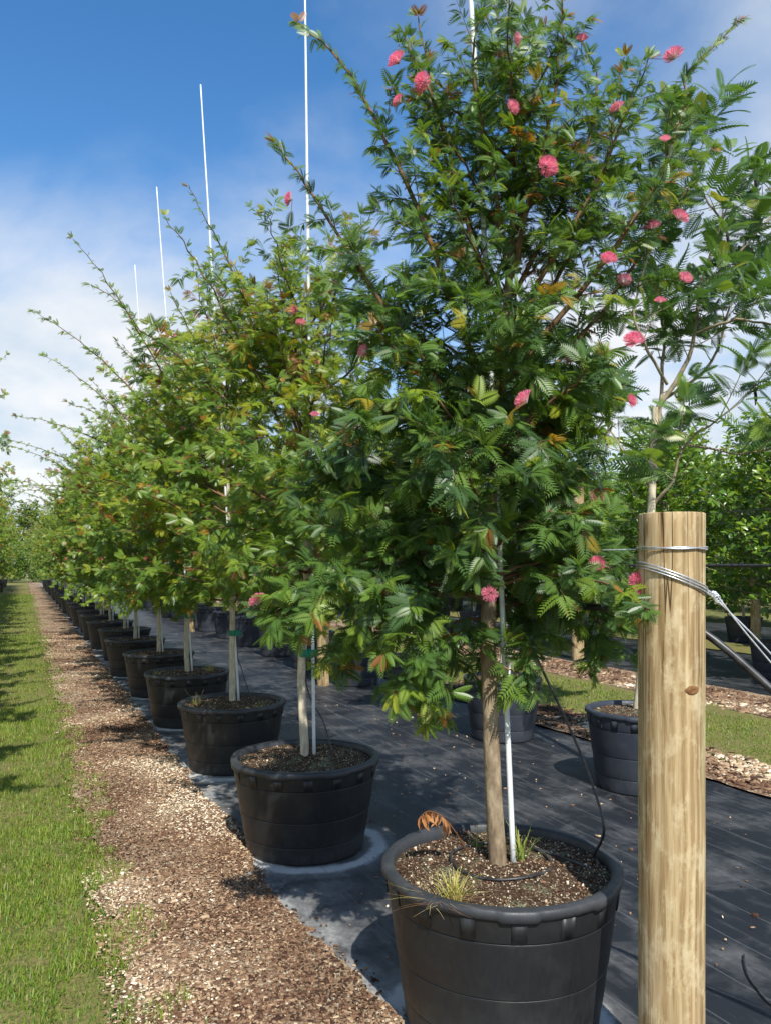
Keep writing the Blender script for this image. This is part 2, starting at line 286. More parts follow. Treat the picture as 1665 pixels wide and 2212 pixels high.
# ------------------------------------------------------------------ the ground
def sheet(name, x0, x1, y0, y1, z, mat, dx, dy, wob=0.0, bumpz=0.0, seed=0, kind='structure', ends=()):
    nx, ny = max(2, int((x1-x0)/dx)+1), max(2, int((y1-y0)/dy)+1)
    ys = np.linspace(y0, y1, ny); V = []
    for y in ys:
        wl = wob*(mnoise.noise((y*.9, seed, 0))+.6*mnoise.noise((y*4, seed, 1))+.5*mnoise.noise((y*13, seed, 2)))
        wr = wob*(mnoise.noise((y*.9, seed, 5))+.6*mnoise.noise((y*4, seed, 6))+.5*mnoise.noise((y*13, seed, 7)))
        for x in np.linspace(x0+wl, x1+wr, nx):
            h = 0 if not bumpz else bumpz*(.6*mnoise.noise((x*1.7, y*1.7, seed))+.4*mnoise.noise((x*6, y*6, seed+3)))
            V.append((x, y, z+h))
    idx = np.arange(nx*ny).reshape(ny, nx)
    F = np.stack([idx[:-1, :-1], idx[:-1, 1:], idx[1:, 1:], idx[1:, :-1]], -1).reshape(-1, 4)
    return put(name, mesh_np(name, V, F, mat, smooth=True), kind=kind)
g = sheet('ground', -400, 400, -200, 600, -.02, M['ground'], 40, 40)
Y0, Y1 = -3.0, 72.0
sheet('lawn', -2.6, .60, Y0, Y1, .0, M['turf'], .2, .25, .0, .015, 1)
sheet('path', .36, 1.19, Y0, Y1, .022, M['mulch'], .05, .06, .075, .012, 2)
sheet('fabric_floor', 1.04, 4.95, Y0, Y1, .004, M['cloth'], .12, .15, .0, .006, 3)
sheet('path', 4.80, 5.55, Y0, Y1, .022, M['mulch'], .08, .1, .06, .012, 4)
sheet('lawn', 5.3, 7.45, Y0, Y1, .028, M['turf'], .25, .25, .08, .012, 5)
sheet('path', 7.2, 8.40, Y0, Y1, .034, M['mulch'], .12, .15, .07, .012, 6)
sheet('fabric_floor', 8.3, 12.2, Y0, Y1, .010, M['cloth'], .3, .3, .0, .006, 7)
sheet('lawn', 12.0, 13.3, Y0, Y1, .030, M['turf'], .3, .3, .08, .012, 8)
sheet('fabric_floor', 13.2, 17.5, Y0, Y1, .010, M['cloth'], .4, .4, .0, .006, 9)
sheet('path', -4.6, -2.5, Y0, Y1, .006, M['mulch'], .2, .3, .05, .012, 10)

rng = np.random.default_rng(7)
def gz(x, y, z, bumpz, seed):
    return z+bumpz*(.6*mnoise.noise((x*1.7, y*1.7, seed))+.4*mnoise.noise((x*6, y*6, seed+3)))
# grass blades: one short blade, bent once
BV = np.array([[-.5, 0, 0], [.5, 0, 0], [.38, .12, .55], [-.38, .12, .55], [.04, .42, 1], [-.04, .42, 1]]); BF = np.array([[0, 1, 2, 3], [3, 2, 4, 5]])
def grass(name, spots, hscale, wscale, z0, label):
    pos, sc, ti = [], [], []
    for (xa, xb, ya, yb, dens, edge) in spots:
        n = int((xb-xa)*(yb-ya)*dens); X = rng.uniform(xa, xb, n); Y = rng.uniform(ya, yb, n)
        for x, y in zip(X, Y):
            p = mnoise.noise((x*2.3, y*2.3, 4)); q = mnoise.noise((x*7, y*7, 9))
            lim = min([9]+[s*(x-e) for e, s in edge])+.17*p+.15*q       # how far inside the ragged edge
            if lim < 0 or (lim < .14 and rng.random() > lim/.14+.1) or (p+.7*q < -.3 and rng.random() < .6): continue
            far = 1+max(0, y-5)*.06
            pos.append((x, y, (z0 if x < .26 or x > 2 else .020)-.004)); h = rng.uniform(.35, 1.3)*(1+.6*q+.3*p); sc.append((wscale*far, hscale*h*(1+.2*(far-1)), hscale*h*(1+.2*(far-1))))
            ti.append(np.clip(.48+.22*p+.2*q+rng.normal(0, .20), 0, 1))
    pos = np.array(pos); n = len(pos); a = rng.uniform(0, 2*math.pi, n); tl = rng.normal(0, .75, n)
    c, s = np.cos(a), np.sin(a); ct, st = np.cos(tl), np.sin(tl); Z = np.zeros(n)
    rot = np.stack([c, -s*ct, s*st, s, c*ct, -c*st, Z, st, ct], -1).reshape(n, 3, 3)
    SV = BV[None]*np.array(sc)[:, None, :]; V = np.einsum('nij,nkj->nki', rot, SV)+pos[:, None, :]
    F = (BF[None]+(np.arange(n)*6)[:, None, None]).reshape(-1, 4)
    put(name, mesh_np(name, V.reshape(-1, 3), F, M['blade'], np.repeat(ti, 6)), label=label, cat='grass', kind='stuff')
E1 = [(.50, -1)]
grass('grass', [(-.30, .75, 1.6, 5.5, 10000, E1), (-1.1, -.30, 1.6, 5.5, 3000, E1), (-.40, .62, 5.5, 10, 4600, E1), (-1.1, -.4, 5.5, 10, 1800, E1), (-.6, .62, 10, 20, 1700, E1), (-1.0, .62, 20, 45, 450, E1)], .034, .0048, .004, 'short mown green grass beside the mulch path')
E2 = [(5.5, 1), (7.05, -1)]
grass('grass', [(5.3, 7.4, 2.5, 9, 1700, E2), (5.3, 7.4, 9, 18, 900, E2), (5.3, 7.4, 18, 32, 300, E2)], .032, .007, .03, 'sunlit grass strip beyond the row of blue-black pots')
# loose chips and stones on the mulch
def path_edge(y): return 1.19+.075*(mnoise.noise((y*.9, 2, 5))+.6*mnoise.noise((y*4, 2, 6))+.5*mnoise.noise((y*13, 2, 7)))
def chips(name, areas, z, label, size=(.002, .0056)):
    pos, sc, ti = [], [], []
    for xa, xb, ya, yb, dens in areas:
        n = int((xb-xa)*(yb-ya)*dens)
        for x, y in zip(rng.uniform(xa, xb, n), rng.uniform(ya, yb, n)):
            b = mnoise.noise((x*1.4, y*1.4, 20)); e = min(x-xa, xb-x)+.05*mnoise.noise((y*4, x, 3))
            if xb < 2:
                e = path_edge(y)-x; zc_ = z if e > .01 else .010
                if (e < 0 and rng.random() > .35*math.exp(e/.03)) or (x < .38 and rng.random() > .4): continue
            else:
                zc_ = z
                if e < .05 and rng.random() > .3: continue
            s = rng.uniform(*size)*(1+max(0, y-5)*.04)*(1.7 if rng.random() < .05 else 1)
            k = rng.random(); pos.append((x, y, zc_+.004*rng.random())); ti.append(np.clip(rng.normal(.36+.62*b, .21), 0, 1)); sc.append((s*rng.uniform(.5, 2.4), s*rng.uniform(.5, 1.1), s*rng.uniform(.3, .7)))
    pos = np.array(pos); n = len(pos)
    PV, PF = box_np(np.zeros(3), np.ones(3)); PV = PV*np.where(PV[:, 2:3] > 0, .72, 1.0); PF = PF[[1, 0, 2, 3, 5]]; SV = PV[None]*np.array(sc)[:, None, :]*2
    a = rng.uniform(0, 6.28, n); t = rng.normal(0, .55, n); c, s, ct, st = np.cos(a), np.sin(a), np.cos(t), np.sin(t); Z = np.zeros(n)
    rot = np.stack([c, -s*ct, s*st, s, c*ct, -c*st, Z, st, ct], -1).reshape(n, 3, 3)
    V = np.einsum('nij,nkj->nki', rot, SV)+pos[:, None, :]
    put(name, mesh_np(name, V.reshape(-1, 3), (PF[None]+(np.arange(n)*8)[:, None, None]).reshape(-1, 4), M['chip'], np.repeat(ti, 8)), label=label, cat='mulch', kind='stuff')
chips('wood_chips', [(.28, 1.32, 1.2, 4.5, 7600), (.28, 1.32, 4.5, 9, 3100), (.28, 1.30, 9, 20, 700)], .026, 'brown and cream wood chips and stones covering the path')
chips('wood_chips', [(4.85, 5.6, 2.0, 12, 900), (7.2, 8.3, 3, 14, 500)], .034, 'pale wood chips on the strips beside the sunlit grass', (.007, .018))
chips('fabric_litter', [(1.2, 4.8, 1.5, 9, 26)], .010, 'scattered bits of bark and pale grit on the black ground fabric', (.002, .006))

# ------------------------------------------------------------------ nursery pots
def pot_parts(h, rt, rb, seg, mat, rimmat, nice):
    pr = []; lines = [0.0, .19, .46, .80]; taper = lambda z: rb+(rt-rb)*(z/h)
    pr.append((0.001, .012)); pr.append((rb-.02, .010)); pr.append((rb-.012, .0)); pr.append((rb-.002, .004))
    for i, f in enumerate(lines):
        z0 = f*h; z1 = (lines[i+1]*h if i+1 < len(lines) else h-.008); st = .0035*i
        if i: pr += [(taper(z0)+st-.0045, z0-.0022), (taper(z0)+st-.010, z0-.0010), (taper(z0)+st-.010, z0+.0012), (taper(z0)+st-.0015, z0+.0022), (taper(z0)+st, z0+.006)]
        else: pr.append((taper(.012)+st, .012))
        pr.append(((taper((z0+z1)/2)+st), (z0+z1)/2)); pr.append((taper(z1-.012)+st, z1-.012)); pr.append((taper(z1-.004)+st, z1-.004))
    pr += [(rt-.01, h-.006), (rt-.022, h-.03), (rt-.03, h-.09)]
    B = lathe(pr, seg)
    rr = [(rt-.026, h-.045), (rt-.024, h-.004), (rt-.016, h+.003), (rt+.008, h+.003), (rt+.016, h-.002), (rt+.018, h-.016), (rt+.015, h-.030), (rt+.004, h-.034), (rt-.004, h-.03)]
    def lug(r, z, a):
        k = np.clip((np.cos(8*a)-.25)/.22, 0, 1); k = k*k*(3-2*k)
        out = (r > rt)
        return r+out*k*.006, z-np.where(out & (z < h-.01), k*.005, 0)
    Rm = lathe(rr, seg*2 if nice else seg, lug if nice else None)
    return B, Rm
def soil_np(h, rt, seed, rings=16, seg=48):
    V = []; F = []
    for i in range(rings):
        r = (rt-.018)*i/(rings-1)
        for j in range(seg):
            a = j*2*math.pi/seg; x, y = max(r, .002)*math.cos(a), max(r, .002)*math.sin(a)
            z = h-.035+.035*(1-(r/rt)**2)+.016*mnoise.noise((x*9, y*9, seed))+.010*mnoise.noise((x*30, y*30, seed))
            V.append((x, y, z))
    idx = np.arange(rings*seg).reshape(rings, seg); nx = np.roll(idx, -1, 1)
    return np.array(V), np.stack([idx[:-1], nx[:-1], nx[1:], idx[1:]], -1).reshape(-1, 4)
def make_pot(name, h, rt, rb, mat, label, loc, group, nice=True, seg=64, seed=1, bits=0, rz=0):
    root = put(name, None, None, loc, label, 'plant pot', group, rz=rz)
    (bv, bf), (rv, rf) = pot_parts(h, rt, rb, seg, mat, None, nice)
    put('body', mesh_np('pot_body', bv, bf, M[mat], smooth=True), root)
    put('rim', mesh_np('pot_rim', rv, rf, M['pot_rim' if mat == 'pot' else mat], smooth=True), root)
    sv, sf = soil_np(h, rt, seed); put('soil', mesh_np('pot_soil', sv, sf, M['soil'], smooth=True), root)
    if nice:                                    # raised plates below the rim
        pv = []; W = .050; n = 4; z0, z1 = .815*h, h-.034
        for k in (0, 1):
            for z in (z0, z1):
                for i in range(n):
                    a = (i/(n-1)-.5)*W/rt; r = rb+(rt-rb)*(z/h)+.0105+(.0035 if k else -.004); pv.append((r*math.cos(a), r*math.sin(a), z))
        pv = np.array(pv).reshape(2, 2, n, 3); idx = np.arange(4*n).reshape(2, 2, n); pf = []
        for i in range(n-1): pf += [[idx[1, 0, i], idx[1, 0, i+1], idx[1, 1, i+1], idx[1, 1, i]], [idx[0, 0, i], idx[1, 0, i], idx[1, 0, i+1], idx[0, 0, i+1]][::-1], [idx[0, 1, i], idx[0, 1, i+1], idx[1, 1, i+1], idx[1, 1, i]][::-1]]
        for i in (0, n-1): pf.append([idx[0, 0, i], idx[1, 0, i], idx[1, 1, i], idx[0, 1, i]])
        pm = mesh_np('pot_plate', pv.reshape(-1, 3), pf, M[mat])
        for q in range(16): put('plate', pm, root, rz=q*math.pi/8)
    if bits:
        r = np.sqrt(rng.random(bits))*(rt-.035); a = rng.uniform(0, 6.28, bits); x, y = r*np.cos(a), r*np.sin(a)
        z = np.array([h-.035+.035*(1-(q/rt)**2)+.016*mnoise.noise((u*9, v*9, seed)) for u, v, q in zip(x, y, r)])+.003
        PV, PF = box_np(np.zeros(3), np.array([1, .7, .5])); s = rng.uniform(.002, .0065, bits)*(1+1.2*(rng.random(bits) < .06)); t = np.where(rng.random(bits) < .22, rng.uniform(.6, 1, bits), rng.uniform(0, .4, bits))
        V, F, T = stamp(PV, PF, np.stack([x, y, z], -1), rand_rot(bits, rng), s, t); put('soil_bits', mesh_np('soil_bits', V, F, M['chip'], T), root, kind='stuff')
    index_kids(root); return root
ORD = ['first', 'second', 'third', 'fourth', 'fifth', 'sixth', 'seventh', 'eighth', 'ninth', 'tenth', 'eleventh', 'twelfth', 'thirteenth', 'fourteenth', 'fifteenth', 'sixteenth', 'seventeenth', 'eighteenth', 'nineteenth', 'twentieth'] + ['twenty-'+x for x in ('first', 'second', 'third', 'fourth', 'fifth', 'sixth', 'seventh', 'eighth', 'ninth')] + ['thirtieth']
NA = 28
A_XY = [(1.612, 2.482), (1.53, 4.47), (1.58, 6.47), (1.575, 8.42)] + [(ROW_X+.04*math.sin(i*2.3), POT_Y0+POT_DY*i) for i in range(4, NA)]
PH, PR = .535, .42
pot1 = make_pot('nursery_pot', .575, .42, .35, 'pot', 'big black pot with drip ring and weeds beside the guyed post', (*A_XY[0], .006), 'pots along the mulch path', seed=3, bits=3200, rz=.35, seg=96)
S1 = .575-.003
potA = make_pot('nursery_pot', PH, PR, .345, 'pot', 'black pot, second along the path from the guyed post', (*A_XY[1], .006), 'pots along the mulch path', seed=5, bits=1300, rz=.1, seg=72)
SA = PH-.004
for i in range(2, NA):
    copy_tree(potA, (*A_XY[i], .006), i*1.13, label='black pot, %s along the path from the guyed post' % ORD[i])
B_XY = [(4.2+.04*math.sin(j*3.1), 4.60+1.84*j) for j in range(15)]
BH, BR = .58, .36
potB = make_pot('nursery_pot', BH, BR, .295, 'pot_blue', 'blue-black pot, first of the row on the fabric edge by the sunlit grass', (*B_XY[0], .006), 'pots along the far fabric edge', seed=8, bits=500, seg=56)
for j in range(1, 15):
    copy_tree(potB, (*B_XY[j], .006), j*.7, label='blue-black pot, %s of the row on the fabric edge by the sunlit grass' % ORD[j])
C_XY = [(9.9+.1*math.sin(j*2.1), 6.0+2.05*j) for j in range(19)]; D_XY = [(13.9+.1*math.sin(j*1.7), 7.8+2.1*j) for j in range(17)]
potC = make_pot('nursery_pot', .52, .36, .30, 'pot_blue', 'pot', (*C_XY[0], .012), 'pots on the second fabric', nice=False, seg=32, seed=9)
potC['label'] = 'dark pot under broad-leaved shrub behind the tall posts, first of its row'
for j in range(1, 19): copy_tree(potC, (*C_XY[j], .012), j, label='dark pot under broad-leaved shrub behind the tall posts, %s of its row' % ORD[j])
for j in range(17): copy_tree(potC, (*D_XY[j], .012), j, label='dark pot on the farthest fabric beyond the second grass strip, %s of its row' % ORD[j], group='pots on the third fabric')

# ------------------------------------------------------------------ leaf shapes
def pinna(n, ll, wid, droop, petiole=.06, twist=.0, closed=0.0):
    """feather: n leaflet pairs on a stalk of length 1 along Y, Z up"""
    V, F = [], []
    st = lambda t: np.array([0, t*(1-.06*droop), -droop*t*t*.5])
    V += [(-.010, 0, 0), (.010, 0, 0), (.0, .97, st(.97)[2])]; F.append([0, 1, 2])
    for i in range(n):
        t = petiole+(1-petiole)*(i+.5)/n; s = math.sin(math.pi*min(1, .30+.62*(i+.5)/n))**.7
        for sd in (-1, 1):
            b = st(t); a = R_(62-18*i/n)*(1-closed); d = np.array([sd*math.sin(a), math.cos(a), -.12-.25*closed]); d /= np.linalg.norm(d)
            e = nrm(np.cross(d, [0, 0, 1])); e = nrm(e+np.array([0, 0, .35*sd*(1+closed)])); Ln = ll*s; o = len(V)
            V += [b+d*Ln*.06-e*wid*s*.5, b+d*Ln*.22+e*wid*s*.5, b+d*Ln+np.array([0, .02, -.02])]; F.append([o, o+1, o+2])
    return np.array(V, float), np.array(F)
def rotz(V, a):
    c, s = math.cos(a), math.sin(a); return V@np.array([[c, s, 0], [-s, c, 0], [0, 0, 1]])
def join(*parts):
    Vs, Fs, o = [], [], 0
    for V, F in parts: Vs.append(V); Fs.append(F+o); o += len(V)
    return np.concatenate(Vs), np.concatenate(Fs)
def leaf_pair(n, ll, wid, droop, spread, closed=0):
    a, f = pinna(n, ll, wid, droop, closed=closed); b, g = pinna(n, ll, wid, droop*1.2, closed=closed)
    return join((rotz(a, spread)+[0, .08, 0], f), (rotz(b, -spread)+[0, .08, 0], g))
LEAFS = [leaf_pair(10, .37, .125, .5, R_(30)), leaf_pair(9, .39, .14, .9, R_(38)), leaf_pair(8, .33, .14, .25, R_(20), .35)]
LEAFS_LO = [leaf_pair(7, .40, .175, .5, R_(30)), leaf_pair(7, .42, .18, .9, R_(38)), leaf_pair(6, .34, .18, .25, R_(20), .35)]
def feather_leaf(n, droop):
    V, F = [], []; st = lambda t: np.array([0, t, -droop*t*t])
    V += [(-.007, 0, 0), (.007, 0, 0), (.004, .95, -droop*.9), (-.004, .95, -droop*.9)]; F.append([0, 1, 2, 3])
    for i in range(n):
        t = .14+.86*(i+.5)/n; s = math.sin(math.pi*(.22+.68*(i+.5)/n))
        for sd in (-1, 1):
            b = st(t); a = R_(66-22*i/n); d = np.array([sd*math.sin(a), math.cos(a), -.15]); d /= np.linalg.norm(d); e = nrm(np.cross(d, [0, 0, 1])); L_ = .33*s; wd = .058
            for q in range(3):
                o = len(V); p0, p1 = b+d*L_*q/3-np.array([0, 0, .03*q*q/9]), b+d*L_*(q+1)/3-np.array([0, 0, .03*(q+1)**2/9]); w0 = wd*(.5, 1, .8)[q]; w1 = wd*(.9, .9, .1)[q]
                V += [p0-e*w0/2, p0+e*w0/2, p1+e*w1/2, p1-e*w1/2]; F.append([o, o+1, o+2, o+3])
    return np.array(V, float), np.array(F)
FEATH = [feather_leaf(13, .25), feather_leaf(12, .55)]
def oval(fold, curl):
    V = np.array([[0, 0, 0], [.20, .3, fold], [.24, .62, fold-curl*.3], [0, 1, -curl], [-.24, .62, fold-curl*.3], [-.20, .3, fold], [0, .3, 0], [0, .62, -curl*.35]])
    return V, np.array([[0, 1, 6, 6], [0, 6, 5, 5], [6, 1, 2, 7], [5, 6, 7, 4], [7, 2, 3, 3], [4, 7, 3, 3]])
def tri_fix(V, F):      # triangles written as quads with a doubled corner -> add a middle point
    V = list(map(np.array, V)); out = []
    for f in F:
        if f[2] == f[3]:
            V.append((V[f[1]]+V[f[2]])/2); out.append([f[0], f[1], len(V)-1, f[2]])
        else: out.append(list(f))
    return np.array(V), np.array(out)
BROAD = [tri_fix(*oval(.05, .12)), tri_fix(*oval(.09, .3))]
LEAF_PTINT = [None]*8

# ------------------------------------------------------------------ growing a tree
class Tree:
    def __init__(s, seed): s.r = np.random.default_rng(seed); s.limbs = []; s.twigs = []; s.lp = []; s.ld = []; s.ls = []; s.lt = []; s.nodes = []
    def limb(s, pts, r0, r1, n=14, wob=.012):
        P = smooth_path(pts, n); L_ = np.linalg.norm(P[-1]-P[0]); P[1:] += s.r.normal(0, wob, (n-1, 3))*np.linspace(.4, 1, n-1)[:, None]
        s.limbs.append((P, np.linspace(r0, r1, n))); return P
    def leaves_on(s, P, a, b, step, size, tint, spread=.9, lift=.25):
        """leaves two-ranked along the path between fractions a and b"""
        seg = np.linalg.norm(np.diff(P, axis=0), axis=1); cum = np.concatenate([[0], np.cumsum(seg)]); Lt = cum[-1]
        d = a*Lt+s.r.uniform(0, step); side = 1
        roll = s.r.uniform(0, 6.28)
        while d < b*Lt:
            i = min(np.searchsorted(cum, d)-1, len(P)-2); i = max(i, 0); t = (d-cum[i])/max(seg[i], 1e-6); p = P[i]*(1-t)+P[i+1]*t; T = nrm(P[i+1]-P[i])
            x = nrm(np.cross(T, [math.cos(roll)*.25, math.sin(roll)*.25, 1.0])); ang = s.r.normal(0, .5); y = np.cross(x, T)
            dr = side*(x*math.cos(ang)+y*math.sin(ang))*spread+T*s.r.uniform(.3, .9)+np.array([0, 0, lift*s.r.normal(.2, .8)])
            s.lp.append(p); s.ld.append(dr); s.ls.append(size*s.r.uniform(.7, 1.2)); s.lt.append(tint+s.r.normal(0, .12)); side = -side; d += step*s.r.uniform(.7, 1.35)
    def dress(s, P, r0, L_scale=1, fine=.22, start=.25, step=.075, sub=(.12, .34), leaf=.075, tint=.4, lstep=.03, shoot=.0, droop=.15, twig_from=0, upr=.35):
        """side twigs with leaves on a limb; the last part (shoot) carries only small leaves"""
        seg = np.linalg.norm(np.diff(P, axis=0), axis=1); cum = np.concatenate([[0], np.cumsum(seg)]); Lt = cum[-1]; d = start*Lt; az = s.r.uniform(0, 6.28)
        while d < Lt*(1-shoot):
            f = d/Lt; i = max(0, min(np.searchsorted(cum, d)-1, len(P)-2)); t = (d-cum[i])/max(seg[i], 1e-6); p = P[i]*(1-t)+P[i+1]*t; T = nrm(P[i+1]-P[i])
            az += 2.4+s.r.normal(0, .4); x = nrm(np.cross(T, [.01, .02, 1.0])); y = np.cross(x, T)
            out = x*math.cos(az)+y*math.sin(az); L2 = s.r.uniform(*sub)*(1.15-.6*f)*L_scale
            d0 = nrm(out*.85+T*s.r.uniform(.35, .8)+np.array([0, 0, upr*s.r.uniform(.0, 1)])); q = [p]
            for k in range(3):
                d0 = nrm(d0+s.r.normal(0, .13, 3)+np.array([0, 0, -droop*k*.6])); q.append(q[-1]+d0*L2/3)
            q = np.array(q); rr = max(.0012, r0*.30*(1-.5*f)); s.twigs.append((q, np.array([rr, rr*.8, rr*.6, rr*.35])))
            tt = tint+s.r.normal(0, .07); s.leaves_on(q, .12, 1.0, lstep, leaf*(1-fine*f), tt); e = nrm(q[-1]-q[-2])
            for k in range(2):
                s.lp.append(q[-1]); s.ld.append(e+s.r.normal(0, .45, 3)); s.ls.append(leaf*(1-fine*f)*s.r.uniform(.6, 1)); s.lt.append(tt+.14+(s.r.random() < .12)*.38)
            s.nodes.append((q[-1], e)); d += step*s.r.uniform(.7, 1.35)
        s.leaves_on(P, max(start, .35), 1-shoot*.5, lstep*1.3, leaf*(.85-.3*(fine > .3)), tint)
        if shoot: s.leaves_on(P, 1-shoot, 1, lstep*1.25, leaf*.60, tint+.05, .6, .4)
        e = nrm(P[-1]-P[-2]); s.nodes.append((P[-1], e))
        for k in range(3): s.lp.append(P[-1]); s.ld.append(e+s.r.normal(0, .4, 3)); s.ls.append(leaf*.6); s.lt.append(tint+.2+(s.r.random() < .2)*.35)
    def build(s, name, loc, label, cat, group, trunk, bark, twig, leafmat, protos, parts=0, kcol='crown'):
        """trunk: (points, radii); everything was laid out in world metres about loc"""
        loc = np.array(loc, float); root = put(name, None, None, loc, label, cat, group)
        V, F = tubes([(trunk[0]-loc, trunk[1])], 14); put('trunk', mesh_np('trunk', V, F, bark, smooth=True), root)
        V, F = tubes([(P-loc, r) for P, r in s.limbs], 6); o = 0; V2, F2 = tubes([(P-loc, r) for P, r in s.twigs], 3)
        put('branches', mesh_np('branches', np.concatenate([V, V2]), np.concatenate([F, F2+len(V)]), twig, smooth=True), root)
        P = np.array(s.lp); D = np.array(s.ld); S = np.array(s.ls); T = np.array(s.lt); k_ = s.r.random(len(T)); T = np.where((T < .8) & (k_ < .03), s.r.uniform(.84, 1, len(T)), np.where((T < .7) & (k_ > .93), T+.22, T)); T = np.clip(T, 0, 1)
        rot = frames(D, np.tile([-.12, -.55, .80], (len(P), 1))+s.r.normal(0, .28, (len(P), 3)), s.r, .35)
        ki = s.r.integers(0, len(protos), len(P)); take = np.zeros(len(P), bool)
        crown = None
        if parts:
            z = (P-CPOS)@FWD; take[np.argsort(z/S**.5)[:parts]] = True
        Vs, Fs, Ts, o = [], [], [], 0
        for k, (PV, PF) in enumerate(protos):
            m = (ki == k) & ~take
            v, f, t = stamp(PV, PF, P[m]-loc, rot[m], S[m], T[m]); Vs.append(v); Fs.append(f+o); Ts.append(t); o += len(v)
        crown = put(kcol, mesh_np(kcol, np.concatenate(Vs), np.concatenate(Fs), leafmat, np.concatenate(Ts)), root, kind='stuff')
        if parts:
            cache = {}
            for i in np.nonzero(take)[0]:
                key = (int(ki[i]), int(T[i]*6))
                if key not in cache: PV, PF = protos[key[0]]; cache[key] = mesh_np('leaf', PV, PF, leafmat, np.full(len(PV), (key[1]+.5)/6))
                o = put('leaf', cache[key], crown); o.matrix_basis = Matrix.Translation(P[i]-loc) @ Matrix(rot[i].tolist()).to_4x4() @ Matrix.Scale(float(S[i]), 4)
        s.root = root; s.loc = loc; s.P = P; return root
# flowers: a puff of threads
def puff(n, r, seed, mat, name, t0=0, t1=1, half=1.35):
    q = np.random.default_rng(seed); V, F, T = [], [], []
    for i in range(n):
        th = half*math.sqrt(q.random()); ph = q.uniform(0, 6.28); d = np.array([math.sin(th)*math.cos(ph), math.sin(th)*math.sin(ph), math.cos(th)]); l = r*q.uniform(.88, 1.04)
        e = nrm(np.cross(d, q.normal(size=3))); wd = r*.014; o = len(V); mid = d*l*.55+np.array([0, 0, r*.05])
        V += [e*wd*.6, -e*wd*.6, mid+e*wd, mid-e*wd, d*l+e*wd*1.5, d*l-e*wd*1.5]; F += [[o, o+1, o+3, o+2], [o+2, o+3, o+5, o+4]]; T += [t0, t0, (t0*.45+t1*.55), (t0*.45+t1*.55), t1, t1]
    return mesh_np(name, V, F, mat, T)
PUFFS = [puff(420, .034, 1, M['flower'], 'flower', 0, 1, 1.1), puff(360, .029, 2, M['flower'], 'flower', .1, .8, .95), puff(400, .033, 3, M['flower'], 'flower', 0, .9, 1.2)]
DRY = [puff(60, .016, 5, M['dried'], 'dried_flower', .1, .5, 2.2), puff(50, .014, 6, M['dried'], 'dried_flower', .3, 1, 2.0)]
def add_puff(tree, p, d, me, name, scale=1):
    o = put(name, me, tree.root); q = Vector(nrm(np.asarray(d, float))).to_track_quat('Z', 'Y'); o.matrix_basis = Matrix.Translation(Vector(np.asarray(p)-tree.loc)) @ q.to_matrix().to_4x4() @ Matrix.Scale(scale, 4)
def trunk_path(pts, radii, n=26, wob=.004, seed=1):
    P = smooth_path(pts, n); q = np.random.default_rng(seed); P[1:] += np.cumsum(q.normal(0, wob*.4, (n-1, 3)), 0)*[1, 1, 0]; return P, np.interp(np.linspace(0, 1, n), np.linspace(0, 1, len(radii)), radii)
GA = 'powder puff trees along the mulch path'
